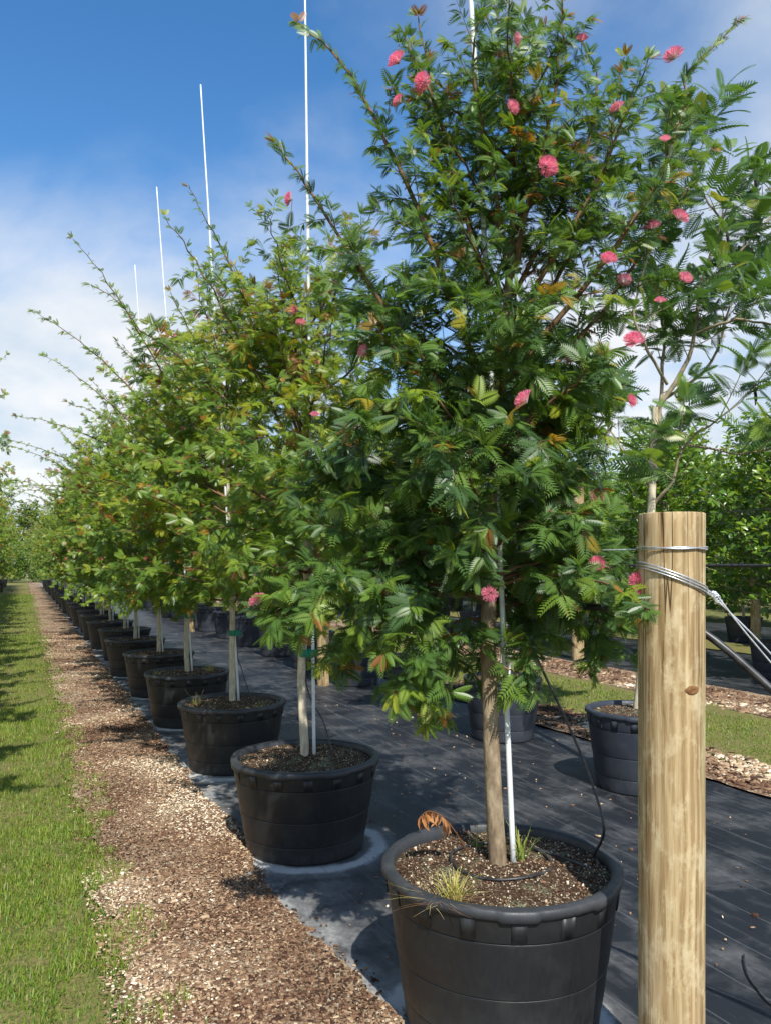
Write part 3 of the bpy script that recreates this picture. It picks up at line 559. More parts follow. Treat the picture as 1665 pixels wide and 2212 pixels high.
# ---- the nearest tree, its limbs laid out along the ones in the photograph
def hero():
    t = Tree(11); bx, by = A_XY[0]; zc = proj((bx, by, 1.2))[2]
    base = np.array([bx-.01, by, S1-.05]); z0 = zc
    pts = [base]+[at(u, v, z0+dz) for u, v, dz in [(1064, 1640, 0), (1058, 1420, .0), (1058, 1250, .0), (1063, 1050, .02), (1078, 850, .04), (1096, 650, .05), (1108, 430, .05), (1112, 230, .04), (1118, 70, .02)]]
    tr = trunk_path(pts, [.034, .031, .029, .027, .024, .020, .016, .011, .007, .003], 40)
    def lim(pix, r0, **kw):
        n = len(pix); P = t.limb([at(u, v, z0+dz) for u, v, dz in pix], r0, .0022, 18, .006); t.dress(P, r0, **kw); return P
    up = dict(tint=.38, leaf=.075, sub=(.10, .31), step=.047, lstep=.0165, fine=.5); lo = dict(tint=.36, leaf=.090, sub=(.12, .36), step=.046, lstep=.0165, upr=.1, droop=.3)
    lim([(1066, 1000, 0), (960, 840, -.08), (860, 700, -.14), (750, 540, -.16), (670, 410, -.14), (596, 316, -.10)], .012, shoot=.22, start=.12, **up)
    lim([(1072, 900, 0), (970, 640, -.05), (895, 430, -.06), (800, 245, -.03), (720, 115, .0), (645, 60, .05)], .012, shoot=.34, start=.12, **up)
    lim([(1090, 720, .04), (1010, 480, .0), (945, 250, -.06), (890, 120, -.08), (866, 60, -.08)], .010, shoot=.1, **up)
    lim([(1094, 660, .05), (990, 420, .14), (935, 220, .2), (905, 25, .2)], .009, shoot=.2, **up)
    lim([(1100, 620, .05), (1060, 360, -.08), (1020, 170, -.12), (1042, 4, -.14)], .010, shoot=.12, **up)
    lim([(1106, 560, .05), (1130, 320, .12), (1085, 130, .16), (1062, -10, .18)], .010, shoot=.12, **up)
    lim([(1104, 600, .05), (1165, 350, -.10), (1205, 160, -.15), (1220, 0, -.14)], .010, shoot=.18, **up)
    lim([(1106, 640, .05), (1220, 420, .12), (1290, 220, .18), (1258, 90, .2)], .010, shoot=.1, **up)
    lim([(1096, 720, .05), (1240, 480, -.06), (1330, 300, -.1), (1395, 130, -.1)], .011, shoot=.1, **up)
    lim([(1090, 760, .05), (1230, 560, .18), (1310, 330, .28), (1345, 125, .3)], .010, shoot=.1, **up)
    lim([(1084, 830, .04), (1260, 620, -.02), (1400, 420, -.04), (1475, 240, -.02), (1492, 160, .0), (1590, 45, .04)], .012, shoot=.32, **up)
    lim([(1078, 900, .03), (1260, 720, .16), (1420, 500, .26), (1540, 320, .3)], .011, shoot=.15, **up)
    lim([(1072, 1000, .02), (1150, 900, -.12), (1230, 840, -.2), (1300, 770, -.24)], .010, **lo)
    lim([(1068, 1060, .0), (1160, 1010, .14), (1220, 950, .2), (1260, 880, .2)], .009, **lo)
    lim([(1062, 1180, .0), (1160, 1120, -.18), (1250, 1110, -.28)], .009, **lo)
    lim([(1060, 1260, .0), (1180, 1220, .0), (1300, 1220, -.02), (1392, 1300, -.06)], .009, start=.15, **lo)
    lim([(1060, 1270, .0), (1180, 1240, -.16), (1310, 1265, -.42), (1400, 1318, -.62)], .007, start=.5, **{**lo, 'sub': (.05, .10), 'leaf': .07})
    lim([(1058, 1330, .0), (1160, 1290, .12), (1270, 1300, .16), (1310, 1400, .16)], .008, start=.2, **lo)
    lim([(1058, 1300, .0), (960, 1280, -.1), (900, 1350, -.16), (890, 1480, -.18)], .009, start=.15, **lo)
    lim([(1058, 1280, .0), (960, 1220, .05), (830, 1260, .06), (745, 1420, .04)], .009, start=.15, **lo)
    lim([(1058, 1330, .0), (980, 1350, .12), (950, 1430, .16), (900, 1510, .16)], .007, start=.2, **lo)
    lim([(1058, 1240, .0), (900, 1180, -.1), (760, 1220, -.14), (590, 1330, -.16)], .010, start=.25, **lo)
    lim([(1058, 1440, .0), (1085, 1440, -.06), (1130, 1465, -.10)], .005, start=.3, step=.05, tint=.5, leaf=.10, sub=(.06, .12), lstep=.022, upr=.05, droop=.3)
    lim([(1060, 1400, .0), (1110, 1370, -.02), (1150, 1400, -.03)], .005, start=.3, **lo)
    lim([(1066, 1050, .0), (930, 930, -.16), (830, 900, -.24), (760, 930, -.28)], .010, **lo)
    lim([(1064, 1100, .0), (900, 1040, .12), (760, 1020, .2), (650, 1080, .22)], .010, **lo)
    lim([(1072, 950, .0), (930, 760, .14), (820, 660, .22), (700, 600, .26)], .010, **up)
    # the middle of the crown, on all sides of the stem
    for k in range(30):
        v = 1320-k*36; o = tr[0][np.argmin(np.abs([proj(p)[1]-v for p in tr[0]]))]; a = k*2.4+.6; f = k/30; L_ = (.34+.24*math.sin(math.pi*(.15+.7*f)))*t.r.uniform(.8, 1.15)*(.72 if math.cos(a+YAW) > .3 else 1.15)
        el = R_(18+44*f+t.r.normal(0, 7)); d = np.array([math.cos(a)*math.cos(el), math.sin(a)*math.cos(el), math.sin(el)])
        P = t.limb([o, o+d*L_*.5+[0, 0, .01], o+d*L_+[0, 0, .10*f-.06]], .007, .002, 12, .006)
        t.dress(P, .007, start=.2, **(lo if f < .5 else up))
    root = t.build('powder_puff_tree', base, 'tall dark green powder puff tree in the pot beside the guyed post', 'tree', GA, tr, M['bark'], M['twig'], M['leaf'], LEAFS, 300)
    # flowers where the photograph shows them, each on the nearest twig end
    nod = np.array([n[0] for n in t.nodes]); U = np.array([proj(p) for p in nod]); used = set()
    fl = [(862, 138), (1128, 82), (1456, 128), (865, 222), (1100, 237), (1335, 240), (1177, 364), (1435, 308), (1408, 498), (1312, 566), (1474, 608), (1426, 668), (1368, 743), (1232, 780), (1138, 870), (1356, 868), (1345, 610), (840, 1268), (1378, 1262), (680, 880), (562, 1304), (1290, 1220), (1060, 1280), (790, 760), (918, 180), (1255, 92), (1462, 476), (632, 430)]
    for j, (u, v) in enumerate(fl):
        d2 = (U[:, 0]-u)**2+(U[:, 1]-v)**2+((U[:, 2]-z0+.45)*110)**2
        for i in used: d2[i] = 1e12
        i = int(np.argmin(d2)); used.add(i); dirn = t.nodes[i][1]*.5-FWD*.18-RGT*.35+np.array([0, 0, .35])+t.r.normal(0, .4, 3)
        p = nod[i]; q = at(u, v, U[i, 2]-.03); q = p+(q-p)*min(1, .10/max(1e-6, np.linalg.norm(q-p)))
        add_puff(t, q, dirn, PUFFS[j % 3], 'flower', (1.2, 1.0, 1.3, .85)[j % 4])
        t.twigs.append((np.array([p, (p+q)/2, q]), np.array([.0012]*3)))
    V, F = tubes([(P-t.loc, r) for P, r in t.twigs[-len(fl):]], 4); put('flower_stalks', mesh_np('flower_stalks', V, F, M['twig']), root)
    for j in t.r.choice(len(nod), 46, replace=False): add_puff(t, nod[j], t.nodes[j][1]+t.r.normal(0, .4, 3), DRY[j % 2], 'dried_flower', t.r.uniform(.7, 1.3))
    return t
T1 = hero()
# ---- the others in the row
def row_tree(seed, loc, H, label, parts=0, protos=LEAFS_LO, n_l=30, crown0=1.30, rad=.80, flowers=9, leaf=.082, mat='leaf_row', extra=(), soil=SA, tint0=.34, yellow=.16):
    t = Tree(seed); b = np.array([loc[0], loc[1], soil-.05]); H = H
    top = b+np.array([t.r.normal(0, .08), t.r.normal(0, .08), H-b[2]])
    tr = trunk_path([b, b+[t.r.normal(0, .01), t.r.normal(0, .01), .5], b+[t.r.normal(0, .02), t.r.normal(0, .02), 1.1], b*.35+top*.65, top], [.027, .024, .021, .012, .003], 30, .006, seed)
    hb = crown0
    for k in range(n_l):
        f = (k+t.r.random()*.6)/n_l; z = hb+(H*.93-hb)*f; i = int(np.argmin(np.abs(tr[0][:, 2]-z))); o = tr[0][i]; a = k*2.399+t.r.normal(0, .3)
        L_ = rad*(.62+.55*math.sin(math.pi*(.12+.62*f)))*t.r.uniform(.75, 1.15)*(1-.42*max(0, f-.6)/.4); el = R_(12+46*f+t.r.normal(0, 9)); d = np.array([math.cos(a)*math.cos(el), math.sin(a)*math.cos(el), math.sin(el)])
        shoot = .0
        if t.r.random() < .30: L_ *= 1.35; shoot = .28
        sag = -.14*(1-f) if f < .4 else .10*f
        P = t.limb([o, o+d*L_*.5+[0, 0, .03], o+d*L_+[0, 0, sag]], .010, .002, 14, .010)
        tt = np.clip(tint0+.16*f+t.r.normal(0, .07)+(yellow if t.r.random() < .3 else 0), .12, .78)
        t.dress(P, .009, start=.18, step=.062, sub=(.13, .38), leaf=leaf*(1.04-.2*f), tint=tt, lstep=.0225, shoot=shoot, upr=.15+.35*f, droop=.28-.18*f)
    for (a, el, z, L_) in extra:            # long arching shoots
        i = int(np.argmin(np.abs(tr[0][:, 2]-z))); o = tr[0][i]; d = np.array([math.cos(a)*math.cos(el), math.sin(a)*math.cos(el), math.sin(el)])
        P = t.limb([o, o+d*L_*.4+[0, 0, .05], o+d*L_*.75+[0, 0, .08], o+d*L_+[0, 0, .0]], .010, .0016, 18, .008); t.dress(P, .009, start=.15, step=.06, sub=(.10, .3), leaf=leaf*.85, tint=tint0+.05, lstep=.030, shoot=.42, upr=.4)
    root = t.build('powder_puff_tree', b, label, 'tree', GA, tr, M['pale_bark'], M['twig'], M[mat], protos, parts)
    nod = t.nodes
    for j in t.r.choice(len(nod), flowers, replace=False): add_puff(t, nod[j][0], nod[j][1]+np.array([0, -.4, .3]), PUFFS[j % 3], 'flower', t.r.uniform(.7, 1.1))
    for j in t.r.choice(len(nod), 26, replace=False): add_puff(t, nod[j][0], nod[j][1], DRY[j % 2], 'dried_flower', t.r.uniform(.8, 1.5))
    index_kids(root); return t
W_ = math.pi
T2 = row_tree(21, A_XY[1], 3.35, 'powder puff tree in the second pot from the guyed post, pale trunk with green tape', 300, LEAFS, 36, 1.48, .88, 9, .086, 'leaf_row', [(W_*1.02, R_(58), 2.3, 1.6), (W_*.9, R_(66), 2.4, 1.7), (W_*1.3, R_(-3), 1.62, .95), (W_*1.55, R_(0), 1.6, .8)], tint0=.34, yellow=.2)
V1 = row_tree(31, A_XY[2], 3.5, 'powder puff tree in the third pot from the guyed post', 0, LEAFS_LO, 36, 1.25, .98, 10, .092, 'leaf_row', [(W_*1.0, R_(57), 2.4, 2.2), (W_*.97, R_(41), 2.4, 1.95), (W_*.8, R_(30), 2.2, 1.7), (W_*1.15, R_(12), 2.0, 1.6)], tint0=.47, yellow=.2)
V2 = row_tree(37, A_XY[3], 3.6, 'powder puff tree in the fourth pot from the guyed post', 0, LEAFS_LO, 36, 1.2, 1.0, 10, .092, 'leaf_row', [(W_*.95, R_(40), 2.6, 1.9), (W_*1.1, R_(8), 2.1, 1.8), (W_*.9, R_(20), 2.5, 1.9), (W_*.7, R_(55), 2.6, 1.5)], tint0=.45, yellow=.18)
V3 = row_tree(43, A_XY[4], 3.5, 'powder puff tree in the fifth pot from the guyed post', 0, LEAFS_LO, 36, 1.1, 1.0, 9, .092, 'leaf_row', [(W_*1.0, R_(25), 2.3, 1.9), (W_*1.2, R_(48), 2.6, 1.6), (W_*.85, R_(5), 1.8, 1.7), (W_*1.02, R_(12), 2.2, 1.8)], tint0=.43, yellow=.15)
VV = [V1, V2, V3]; q = np.random.default_rng(5)
for i in range(5, NA):
    v = VV[i % 3]; s_ = q.uniform(.94, 1.08); copy_tree(v.root, (A_XY[i][0], A_XY[i][1], SA-.05), q.uniform(-.7, .7), (s_, s_, s_*q.uniform(.92, 1.04)), 'powder puff tree in the %s pot from the guyed post' % ORD[i], GA)
# the row across the lawn, mostly out of view; its shadows lie on the grass
for i in range(22):
    v = VV[(i+1) % 3]; s_ = q.uniform(.95, 1.12); y = 4.7+2.65*i; x = -1.47+.1*math.sin(i*1.9)
    copy_tree(v.root, (x, y, SA-.05), q.uniform(-.45, .45), (s_, s_, s_*1.1), 'powder puff tree across the lawn from the path, %s of its row' % ORD[i], 'trees across the lawn')
    copy_tree(potA, (x, y, .006), i, label='black pot across the lawn from the path, %s of its row' % ORD[i], group='pots across the lawn')

# ------------------------------------------------------------------ feathery trees in the second row
def feather_tree(seed, loc, label, limbs_px=None, H=4.0, nl=9, rad=1.1, crown0=1.9, leaf=.26):
    t = Tree(seed); b = np.array([loc[0], loc[1], BH-.06]); z0 = proj((loc[0], loc[1], 1.5))[2]; base_limb = []
    if limbs_px:
        tr_pts = [b]+[at(u, v, z0) for u, v in [(1398, 1300), (1408, 1100), (1412, 1000), (1418, 880)]]
    else: tr_pts = [b, b+[.02, .0, .7], b+[.0, .03, 1.25], b+[.02, .02, crown0-.2]]
    tr = trunk_path(tr_pts, [.036, .032, .028, .024], 24, .005, seed); jobs = []
    if limbs_px:
        for pix, r0 in limbs_px: jobs.append(([at(u, v, z0+dz) for u, v, dz in pix], r0))
    else:
        for k in range(nl):
            o = tr[0][-1-int(t.r.integers(0, 5))]; a = k*2.4; el = R_(t.r.uniform(28, 72)); L_ = rad*t.r.uniform(.8, 1.25)*(1.3 if el > R_(55) else 1); d = np.array([math.cos(a)*math.cos(el), math.sin(a)*math.cos(el), math.sin(el)])
            jobs.append(([o, o+d*L_*.5+[0, 0, .03], o+d*L_+[0, 0, .12]], .016))
    for pts, r0 in jobs:
        P = t.limb(pts, r0, .004, 16, .008)
        L_ = np.linalg.norm(P[-1]-P[0]); nb = max(3, int(L_*7))
        for k in range(nb):
            i = int(len(P)*(.30+.68*k/nb)); o = P[min(i, len(P)-1)]; d = nrm(nrm(P[min(i+1, len(P)-1)]-P[max(i-1, 0)])*.7+t.r.normal(0, .55, 3)+[0, 0, .2]); L2 = t.r.uniform(.22, .5)
            q_ = np.array([o, o+d*L2*.35, o+d*L2*.7+[0, 0, .01], o+d*L2]); t.twigs.append((q_, np.array([.005, .004, .003, .0018]))); t.leaves_on(q_, .3, 1.05, .032, leaf, .45, .8, .3); t.nodes.append((q_[-1], d))
            for z in range(3): t.lp.append(q_[-1]); t.ld.append(d+t.r.normal(0, .5, 3)); t.ls.append(leaf*t.r.uniform(.6, 1)); t.lt.append(.6+t.r.normal(0, .15))
        t.leaves_on(P, .72, 1, .06, leaf, .5)
    root = t.build('feathery_tree', b, label, 'tree', 'feathery trees on the far fabric edge', tr, M['pale_bark'], M['grey_twig'], M['feather'], FEATH, 0)
    pods = []
    for j in t.r.choice(len(t.nodes), min(len(t.nodes), 9), replace=False):
        p = t.nodes[j][0]; pods.append((np.array([p, p+[.0, .0, -.03], p+[.01, .0, -.08], p+[.015, .01, -.13]]), np.array([.001, .011, .012, .003])))
    for P, r in pods: V, F = tubes([(P-t.loc, r)], 6); put('seed_pod', mesh_np('seed_pod', V, F, M['pod'], smooth=True), root)
    index_kids(root); return t
px0 = [([(1412, 1000, 0), (1428, 860, 0), (1432, 740, .05), (1426, 640, .1), (1400, 540, .2)], .018), ([(1420, 880, 0), (1475, 800, -.05), (1500, 720, -.1), (1512, 620, -.1), (1560, 480, -.1), (1600, 360, -.1)], .020),
       ([(1412, 1060, 0), (1370, 1010, .05), (1330, 950, .1), (1290, 880, .2), (1250, 800, .2)], .013), ([(1410, 1090, 0), (1450, 1040, -.1), (1480, 960, -.15), (1560, 900, -.3), (1640, 830, -.4)], .014),
       ([(1422, 870, 0), (1530, 790, .2), (1570, 680, .3), (1610, 560, .4), (1660, 440, .5)], .013), ([(1440, 830, 0), (1390, 740, -.15), (1370, 650, -.2), (1440, 420, -.2), (1500, 300, -.2)], .012),
       ([(1500, 720, -.1), (1590, 690, -.3), (1680, 700, -.4), (1740, 620, -.5)], .012), ([(1512, 620, -.1), (1620, 520, .2), (1700, 420, .3)], .010), ([(1560, 480, -.1), (1500, 380, .1), (1530, 260, .2)], .009), ([(1480, 960, -.15), (1600, 980, -.3), (1700, 960, -.4)], .010)]
FT1 = feather_tree(51, B_XY[0], 'feathery tree with forked grey trunk behind the guyed post', px0, leaf=.23)
FT2 = feather_tree(53, B_XY[1], 'feathery tree in the second blue-black pot of the fabric edge row', None, nl=8, rad=.85, crown0=1.9, leaf=.25)
FT3 = feather_tree(57, B_XY[2], 'feathery tree in the third blue-black pot of the fabric edge row', None, nl=9, rad=.8, crown0=1.8, leaf=.25)
for j in range(3, 15):
    copy_tree((FT2, FT3)[j % 2].root, (*B_XY[j], BH-.06), j*1.9, .9+.12*math.sin(j), 'feathery tree in the %s blue-black pot of the fabric edge row' % ORD[j])
b_ = np.array([5.35, 3.3, .02])
# ------------------------------------------------------------------ broad-leaved shrubs on the second and third fabric
def broad_tree(seed, loc, label, H=3.3, rad=1.15, crown0=1.05, n=76, leaf=.16, mat='broad', name='broad_leaved_tree', group='broad-leaved trees behind the tall posts', soil=.47, lstep=.042):
    t = Tree(seed); b = np.array([loc[0], loc[1], soil]); top = b+[.03, .02, H-soil]
    tr = trunk_path([b, b*.6+top*.4+[.02, .01, 0], top], [.03*H/3.3, .024*H/3.3, .004], 18, .006, seed)
    for k in range(n):
        f = k/n; z = crown0+(H*.95-crown0)*f; o = tr[0][int(np.argmin(np.abs(tr[0][:, 2]-z)))]; a = k*2.4+t.r.normal(0, .3); el = R_(5+60*f); L_ = rad*(.5+.6*math.sin(math.pi*(.15+.6*f)))*t.r.uniform(.7, 1.15); d = np.array([math.cos(a)*math.cos(el), math.sin(a)*math.cos(el), math.sin(el)])
        P = t.limb([o, o+d*L_*.5, o+d*L_+[0, 0, .05]], .009, .003, 8, .01); t.dress(P, .009, start=.3, step=.13*rad/.95, sub=(.15*rad, .36*rad), leaf=leaf, tint=.42+.15*f+t.r.normal(0, .1), lstep=lstep, upr=.5)
    root = t.build(name, b, label, 'tree', group, tr, M['pale_bark'], M['grey_twig'], M[mat], BROAD, 0); index_kids(root); return t
BT1 = broad_tree(61, C_XY[0], 'broad-leaved shrub tree behind the tall posts, first of its row')
BT2 = broad_tree(67, C_XY[1], 'broad-leaved shrub tree behind the tall posts, second of its row', H=3.1, rad=1.2, crown0=1.0)
for j in range(2, 19): copy_tree((BT1, BT2)[j % 2].root, (*C_XY[j], .47), j*2.2, 1+.12*math.sin(j*1.7), 'broad-leaved shrub tree behind the tall posts, %s of its row' % ORD[j])
for j in range(17): copy_tree((BT2, BT1)[j % 2].root, (*D_XY[j], .47), j*1.3, 1.12+.12*math.sin(j*2.7), 'broad-leaved shrub tree on the farthest fabric, %s of its row' % ORD[j], 'broad-leaved trees on the third fabric')
for j in range(14): copy_tree((BT1, BT2)[j % 2].root, (18.2+.3*math.sin(j), 8.5+2.6*j, -.05), j*1.1, 1.3+.12*math.sin(j*2.1), 'broad-leaved shrub behind the farthest fabric, %s of the last row' % ORD[j], 'broad-leaved shrubs of the last row')
for j in range(12): copy_tree((BT1, BT2)[j % 2].root, (23.5+.4*math.sin(j), 9+3.3*j, -.9), j*1.4, 1.75+.12*math.sin(j*2.1), 'tall dense shrub at the back of the nursery, %s along the boundary' % ORD[j], 'boundary shrubs')
for j in range(11): copy_tree((BT2, BT1)[j % 2].root, (-5.5+1.45*j, 73.5+.5*math.sin(j*2), -.4), j*1.6, 1.0+.2*math.sin(j*2.1), 'shrub closing the end of the path, %s from the lawn side' % ORD[j], 'shrubs at the end of the path')
FAR = broad_tree(71, (-3.2, 78), 'far tree', H=7.5, rad=2.3, crown0=.5, n=90, leaf=.5, mat='far_leaf', name='far_tree', group='trees at the end of the nursery', soil=-.1, lstep=.13)
FAR.root['label'] = 'yellow-green tree closing the end of the lawn'
far_xy = [(-8, 84), (.6, 92), (4, 84), (10, 92), (17, 88), (25, 92), (33, 86), (41, 82), (50, 78), (58, 70), (66, 62), (30, 60), (38, 54), (46, 46), (52, 38)]
for k, (x, y) in enumerate(far_xy):
    copy_tree(FAR.root, (x, y, -.1), k*1.7, (.85, 1.0, .72)[k % 3]*(1.25 if k > 3 else .9), 'far tree on the skyline behind the nursery rows, %s from the end of the path' % ORD[k])

# ------------------------------------------------------------------ posts, wires, poles and hoses
def post(name, loc, r, h, label, group=None, segs=48, lean=(0, 0), seed=0):
    root = put(name, None, None, loc, label, 'post', group); nz = 60; prof = [(r*.995, -.25+(h+.25)*i/nz) for i in range(nz+1)]; prof += [(r*.985, h+.002), (r*.955, h+.004)]
    def mod(R, Z, A):
        D = np.zeros_like(R)
        for i in range(R.shape[0]):
            for j in range(R.shape[1]):
                a, z = A[i, j], Z[i, j]; D[i, j] = .020*mnoise.noise((math.cos(a)*1.1, math.sin(a)*1.1, z*.7+seed))+.016*mnoise.noise((math.cos(a)*7, math.sin(a)*7, z*1.1+seed))+.010*mnoise.noise((math.cos(a)*22, math.sin(a)*22, z*3+seed))
        return R*(1+D), Z
    V, F = lathe(prof, segs, mod); V[:, 0] += lean[0]*V[:, 2]; V[:, 1] += lean[1]*V[:, 2]
    put('shaft', mesh_np('shaft', V, F, M['post'], smooth=True), root)
    V, F = lathe([(r*.955, h+.0035), (r*.6, h+.006), (.001, h+.006)], segs); V[:, 0] += lean[0]*h; V[:, 1] += lean[1]*h; put('end_grain', mesh_np('end_grain', V, F, M['post_end']), root); return root
zp = 2.43; pc = at(1449, 1215, zp); PXY = (pc[0], pc[1]); PR1 = .0985
POST_H = at(1449, 1108, zp-.09)[2]
post1 = post('wooden_post', (PXY[0], PXY[1], 0), PR1, POST_H, 'thick weathered wooden post with wire wraps beside the first pot', seed=3, segs=96)
mk = Mat('knot', .85, .1); mk.col(mk.ramp(mk.noise(mk.co(), 90, 3), [(.3, (.10, .045, .018)), (.7, (.26, .14, .06))])); 
kp = at(1487, 1490, zp-.08); V, F = lathe([(.0005, .0012), (.008, .0016), (.013, .001), (.017, -.004)], 18); V[:, 0] *= 1.5; 
kd = nrm(np.array([kp[0]-PXY[0], kp[1]-PXY[1], 0])); ko = put('knot', mesh_np('knot', V, F, mk.m, smooth=True), post1); ko.matrix_basis = Matrix.Translation(Vector((kd[0]*PR1, kd[1]*PR1, kp[2]))) @ Vector(kd).to_track_quat('Z', 'Y').to_matrix().to_4x4()
def wrap(zf, turns0, turns1, r, n=80, jig=.0):
    a = np.linspace(turns0, turns1, n); return np.stack([PXY[0]+r*np.cos(a), PXY[1]+r*np.sin(a), zf(a)], -1)
h1 = at(1449, 1184, zp-.1)[2]
for k in range(2):
    P = wrap(lambda a: h1+(-1)**k*.0032*np.cos(3*a)+.001*k, 0, 2*math.pi-.01, PR1+.0045+.001*k); tube_obj('wire_band', P, .0024, M['wire'], 0, 6, label='steel wire band round the guyed post near its top' if k == 0 else 'second strand of the wire band round the guyed post top', cat='wire')
# guy: two strands, looped round the post, twisted at the right and running down to an anchor beyond the row's end
ar = math.atan2(RGT[1], RGT[0])         # angle of the post side seen at the right
hl, hr = at(1380, 1216, zp)[2], at(1517, 1274, zp)[2]
knot = at(1546, 1290, zp-.01); anchor = np.array([PXY[0]+1.12, PXY[1]-.92, .02])
g_root = put('guy_wire', None, None, tuple(anchor), 'galvanised guy wire looped round the post and running down to the ground', 'wire')
for k in range(3):
    P = wrap(lambda a: (hl+hr)/2-(hl-hr)/2*np.cos(a-ar)-.0085*k+.003, ar+.15, ar+2*math.pi-.15, PR1+.0048)
    V, F = tubes([(P-anchor, np.full(len(P), .0026))], 6); put('loop', mesh_np('guy_loop', V, F, M['wire'], smooth=True), g_root)
s0 = np.array([PXY[0]+(PR1+.004)*math.cos(ar-.15), PXY[1]+(PR1+.004)*math.sin(ar-.15), hr-.004])
for k in range(2):
    sg = (-1)**k; mid = [s0+(knot-s0)*f+np.array([0, 0, sg*.006*math.cos(f*16)])+RGT*sg*.005*math.sin(f*16) for f in np.linspace(0, 1, 12)]
    e1 = at((1665, 1640)[k], (1432, 1440)[k], 2.1); d = nrm(anchor-knot)
    P = np.vstack([mid, knot+(anchor-knot)*.12+RGT*sg*.012, knot+(anchor-knot)*.5+RGT*sg*.016, anchor+RGT*sg*.012])
    P = smooth_path(P, 70); V, F = tubes([(P-anchor, np.full(len(P), .0030))], 6); put('strand', mesh_np('guy_strand', V, F, M['wire'], smooth=True), g_root)
P = np.array([knot+RGT*.010*math.cos(a)+UPV*.010*math.sin(a)+d_*(a-9)*.0012 for a in np.linspace(0, 19, 60) for d_ in [nrm(anchor-knot)]]); V, F = tubes([(P-anchor, np.full(len(P), .0024))], 5); put('twist', mesh_np('guy_twist', V, F, M['wire'], smooth=True), g_root)
V, F = lathe([(.014, -.3), (.014, .05), (.010, .06), (.001, .06)], 12); put('anchor_rod', mesh_np('anchor_rod', V, F, M['wire'], smooth=True), g_root)
# main hose along the row, bending down past the post
hy = PXY[1]+.13; hs_ = at(1513, 1362, zp+.11); he = at(1668, 1492, 2.44); dirh = nrm(he-hs_)
tube_obj('irrigation_hose', [(1.80, 30, 1.50), (1.80, 12, 1.52), (1.80, 5, 1.53), (1.83, PXY[1]+.6, 1.535), hs_+[-.03, .10, .02], hs_, he, he+dirh*.6-[0, 0, .06], he+dirh*1.15-[0, 0, .25]], .0125, M['hose'], 120, 10, label='thick black irrigation hose running along the row and down past the guyed post', cat='hose')
wx_ = PXY[0]-.01
for hh, nm in ((h1, 'upper'),):
    tube_obj('trellis_wire', [(wx_, PXY[1]+.09, hh), (wx_-.03, 20, hh-.02), (wx_-.05, 56, hh)], .0022, M['wire'], 40, 5, label='thin steel trellis wire running along the path row from the guyed post', cat='wire')
for k, y in enumerate((20.0, 38.0, 56.0)): post('wooden_post', (wx_+.02-.03*(y-2)/18, y+.1, 0), .085, 1.86, 'wooden row post among the path pots, %s after the guyed post' % ORD[k], 'row posts', 16, seed=k)
# poles tied to the trees of the row
def pole(p0, p1, r, label, bow=(0, 0, 0)):
    p0, p1 = np.array(p0), np.array(p1); tube_obj('support_pole', [p0, p0*.66+p1*.34+np.array(bow)*.8, p0*.33+p1*.67+np.array(bow), p1], [r, r, r*.9, r*.55], M['pole'], 30, 8, label=label, cat='pole', group='support poles')
z1 = proj((*A_XY[0], 1))[2]
b1 = np.array([A_XY[0][0]+.035, A_XY[0][1]-.035, S1-.04]); t1 = at(1004, -60, z1+.02); tt1 = b1+(t1-b1)*1.35
pole(b1, tt1, .0105, 'tall pale pole standing against the trunk in the first pot', (.02, 0, 0))
tops = {1: (659, -40), 2: (434, 183), 3: (339, 404), 4: (292, 572)}
for i in range(1, NA):
    x, y = A_XY[i]; z = proj((x, y, 1))[2]; p0 = np.array([x+.05, y-.02, SA-.04])
    if i in tops: p1 = at(*tops[i], z+.05)
    else: p1 = np.array([x+.05+q.normal(0, .10), y+q.normal(0, .10), q.uniform(3.6, 5.2)])
    pole(p0, p1, .0105, 'tall thin pale pole tied to the %s tree of the path row' % ORD[i])
for i, (v) in ((1, 1410), (2, 1367), (3, 1330)):
    x, y = A_XY[i]; z = proj((x, y, 1))[2]; zz_ = at(650, v, z)[2]; tr_ = (T2, V1, V2)[i-1].loc
    c = np.array([x+.018, y-.01]); V, F = lathe([(1.0, -.022), (1.03, -.006), (1.0, .008), (1.04, .022)], 22)
    V = V*[.056, .036, 1]; put('tie_tape', mesh_np('tie_tape', V, F, M['tape'], smooth=True), loc=(c[0], c[1], zz_), label='green tie tape round trunk and pole in the %s pot' % ORD[i], cat='tape', group='tie tapes')
# drip tubes
e = np.array([A_XY[0][0]+.30, A_XY[0][1]-.20, 0])
rimp = at(1304, 1862, z1-.12); upt = [at(1130, 1362, z1+.10), at(1186, 1480, z1+.06), at(1250, 1620, z1+.0), at(1290, 1730, z1-.06)]
sc_ = np.array([A_XY[0][0], A_XY[0][1], S1]); ringp = [sc_+[.185*math.cos(a), .185*math.sin(a), .012+.004*math.sin(3*a)] for a in np.linspace(.3, -5.6, 26)]
lead = [sc_+[.345, -.13, -.004], sc_+[.30, -.16, -.012], sc_+[.25, -.10, .0]]
rimw = sc_+[.355, -.10, .01]
tube_obj('drip_tube', [(1.80, 3.0, 1.525), at(1118, 1330, z1+.2)]+upt+[at(1303, 1800, z1-.10), rimw, lead[0]-[0, 0, .006], lead[1]+[0, 0, .0], lead[2]]+ringp, .0052, M['hose'], 220, 7, label='thin black drip tube hanging into the first pot and ringing its trunk', cat='tube')
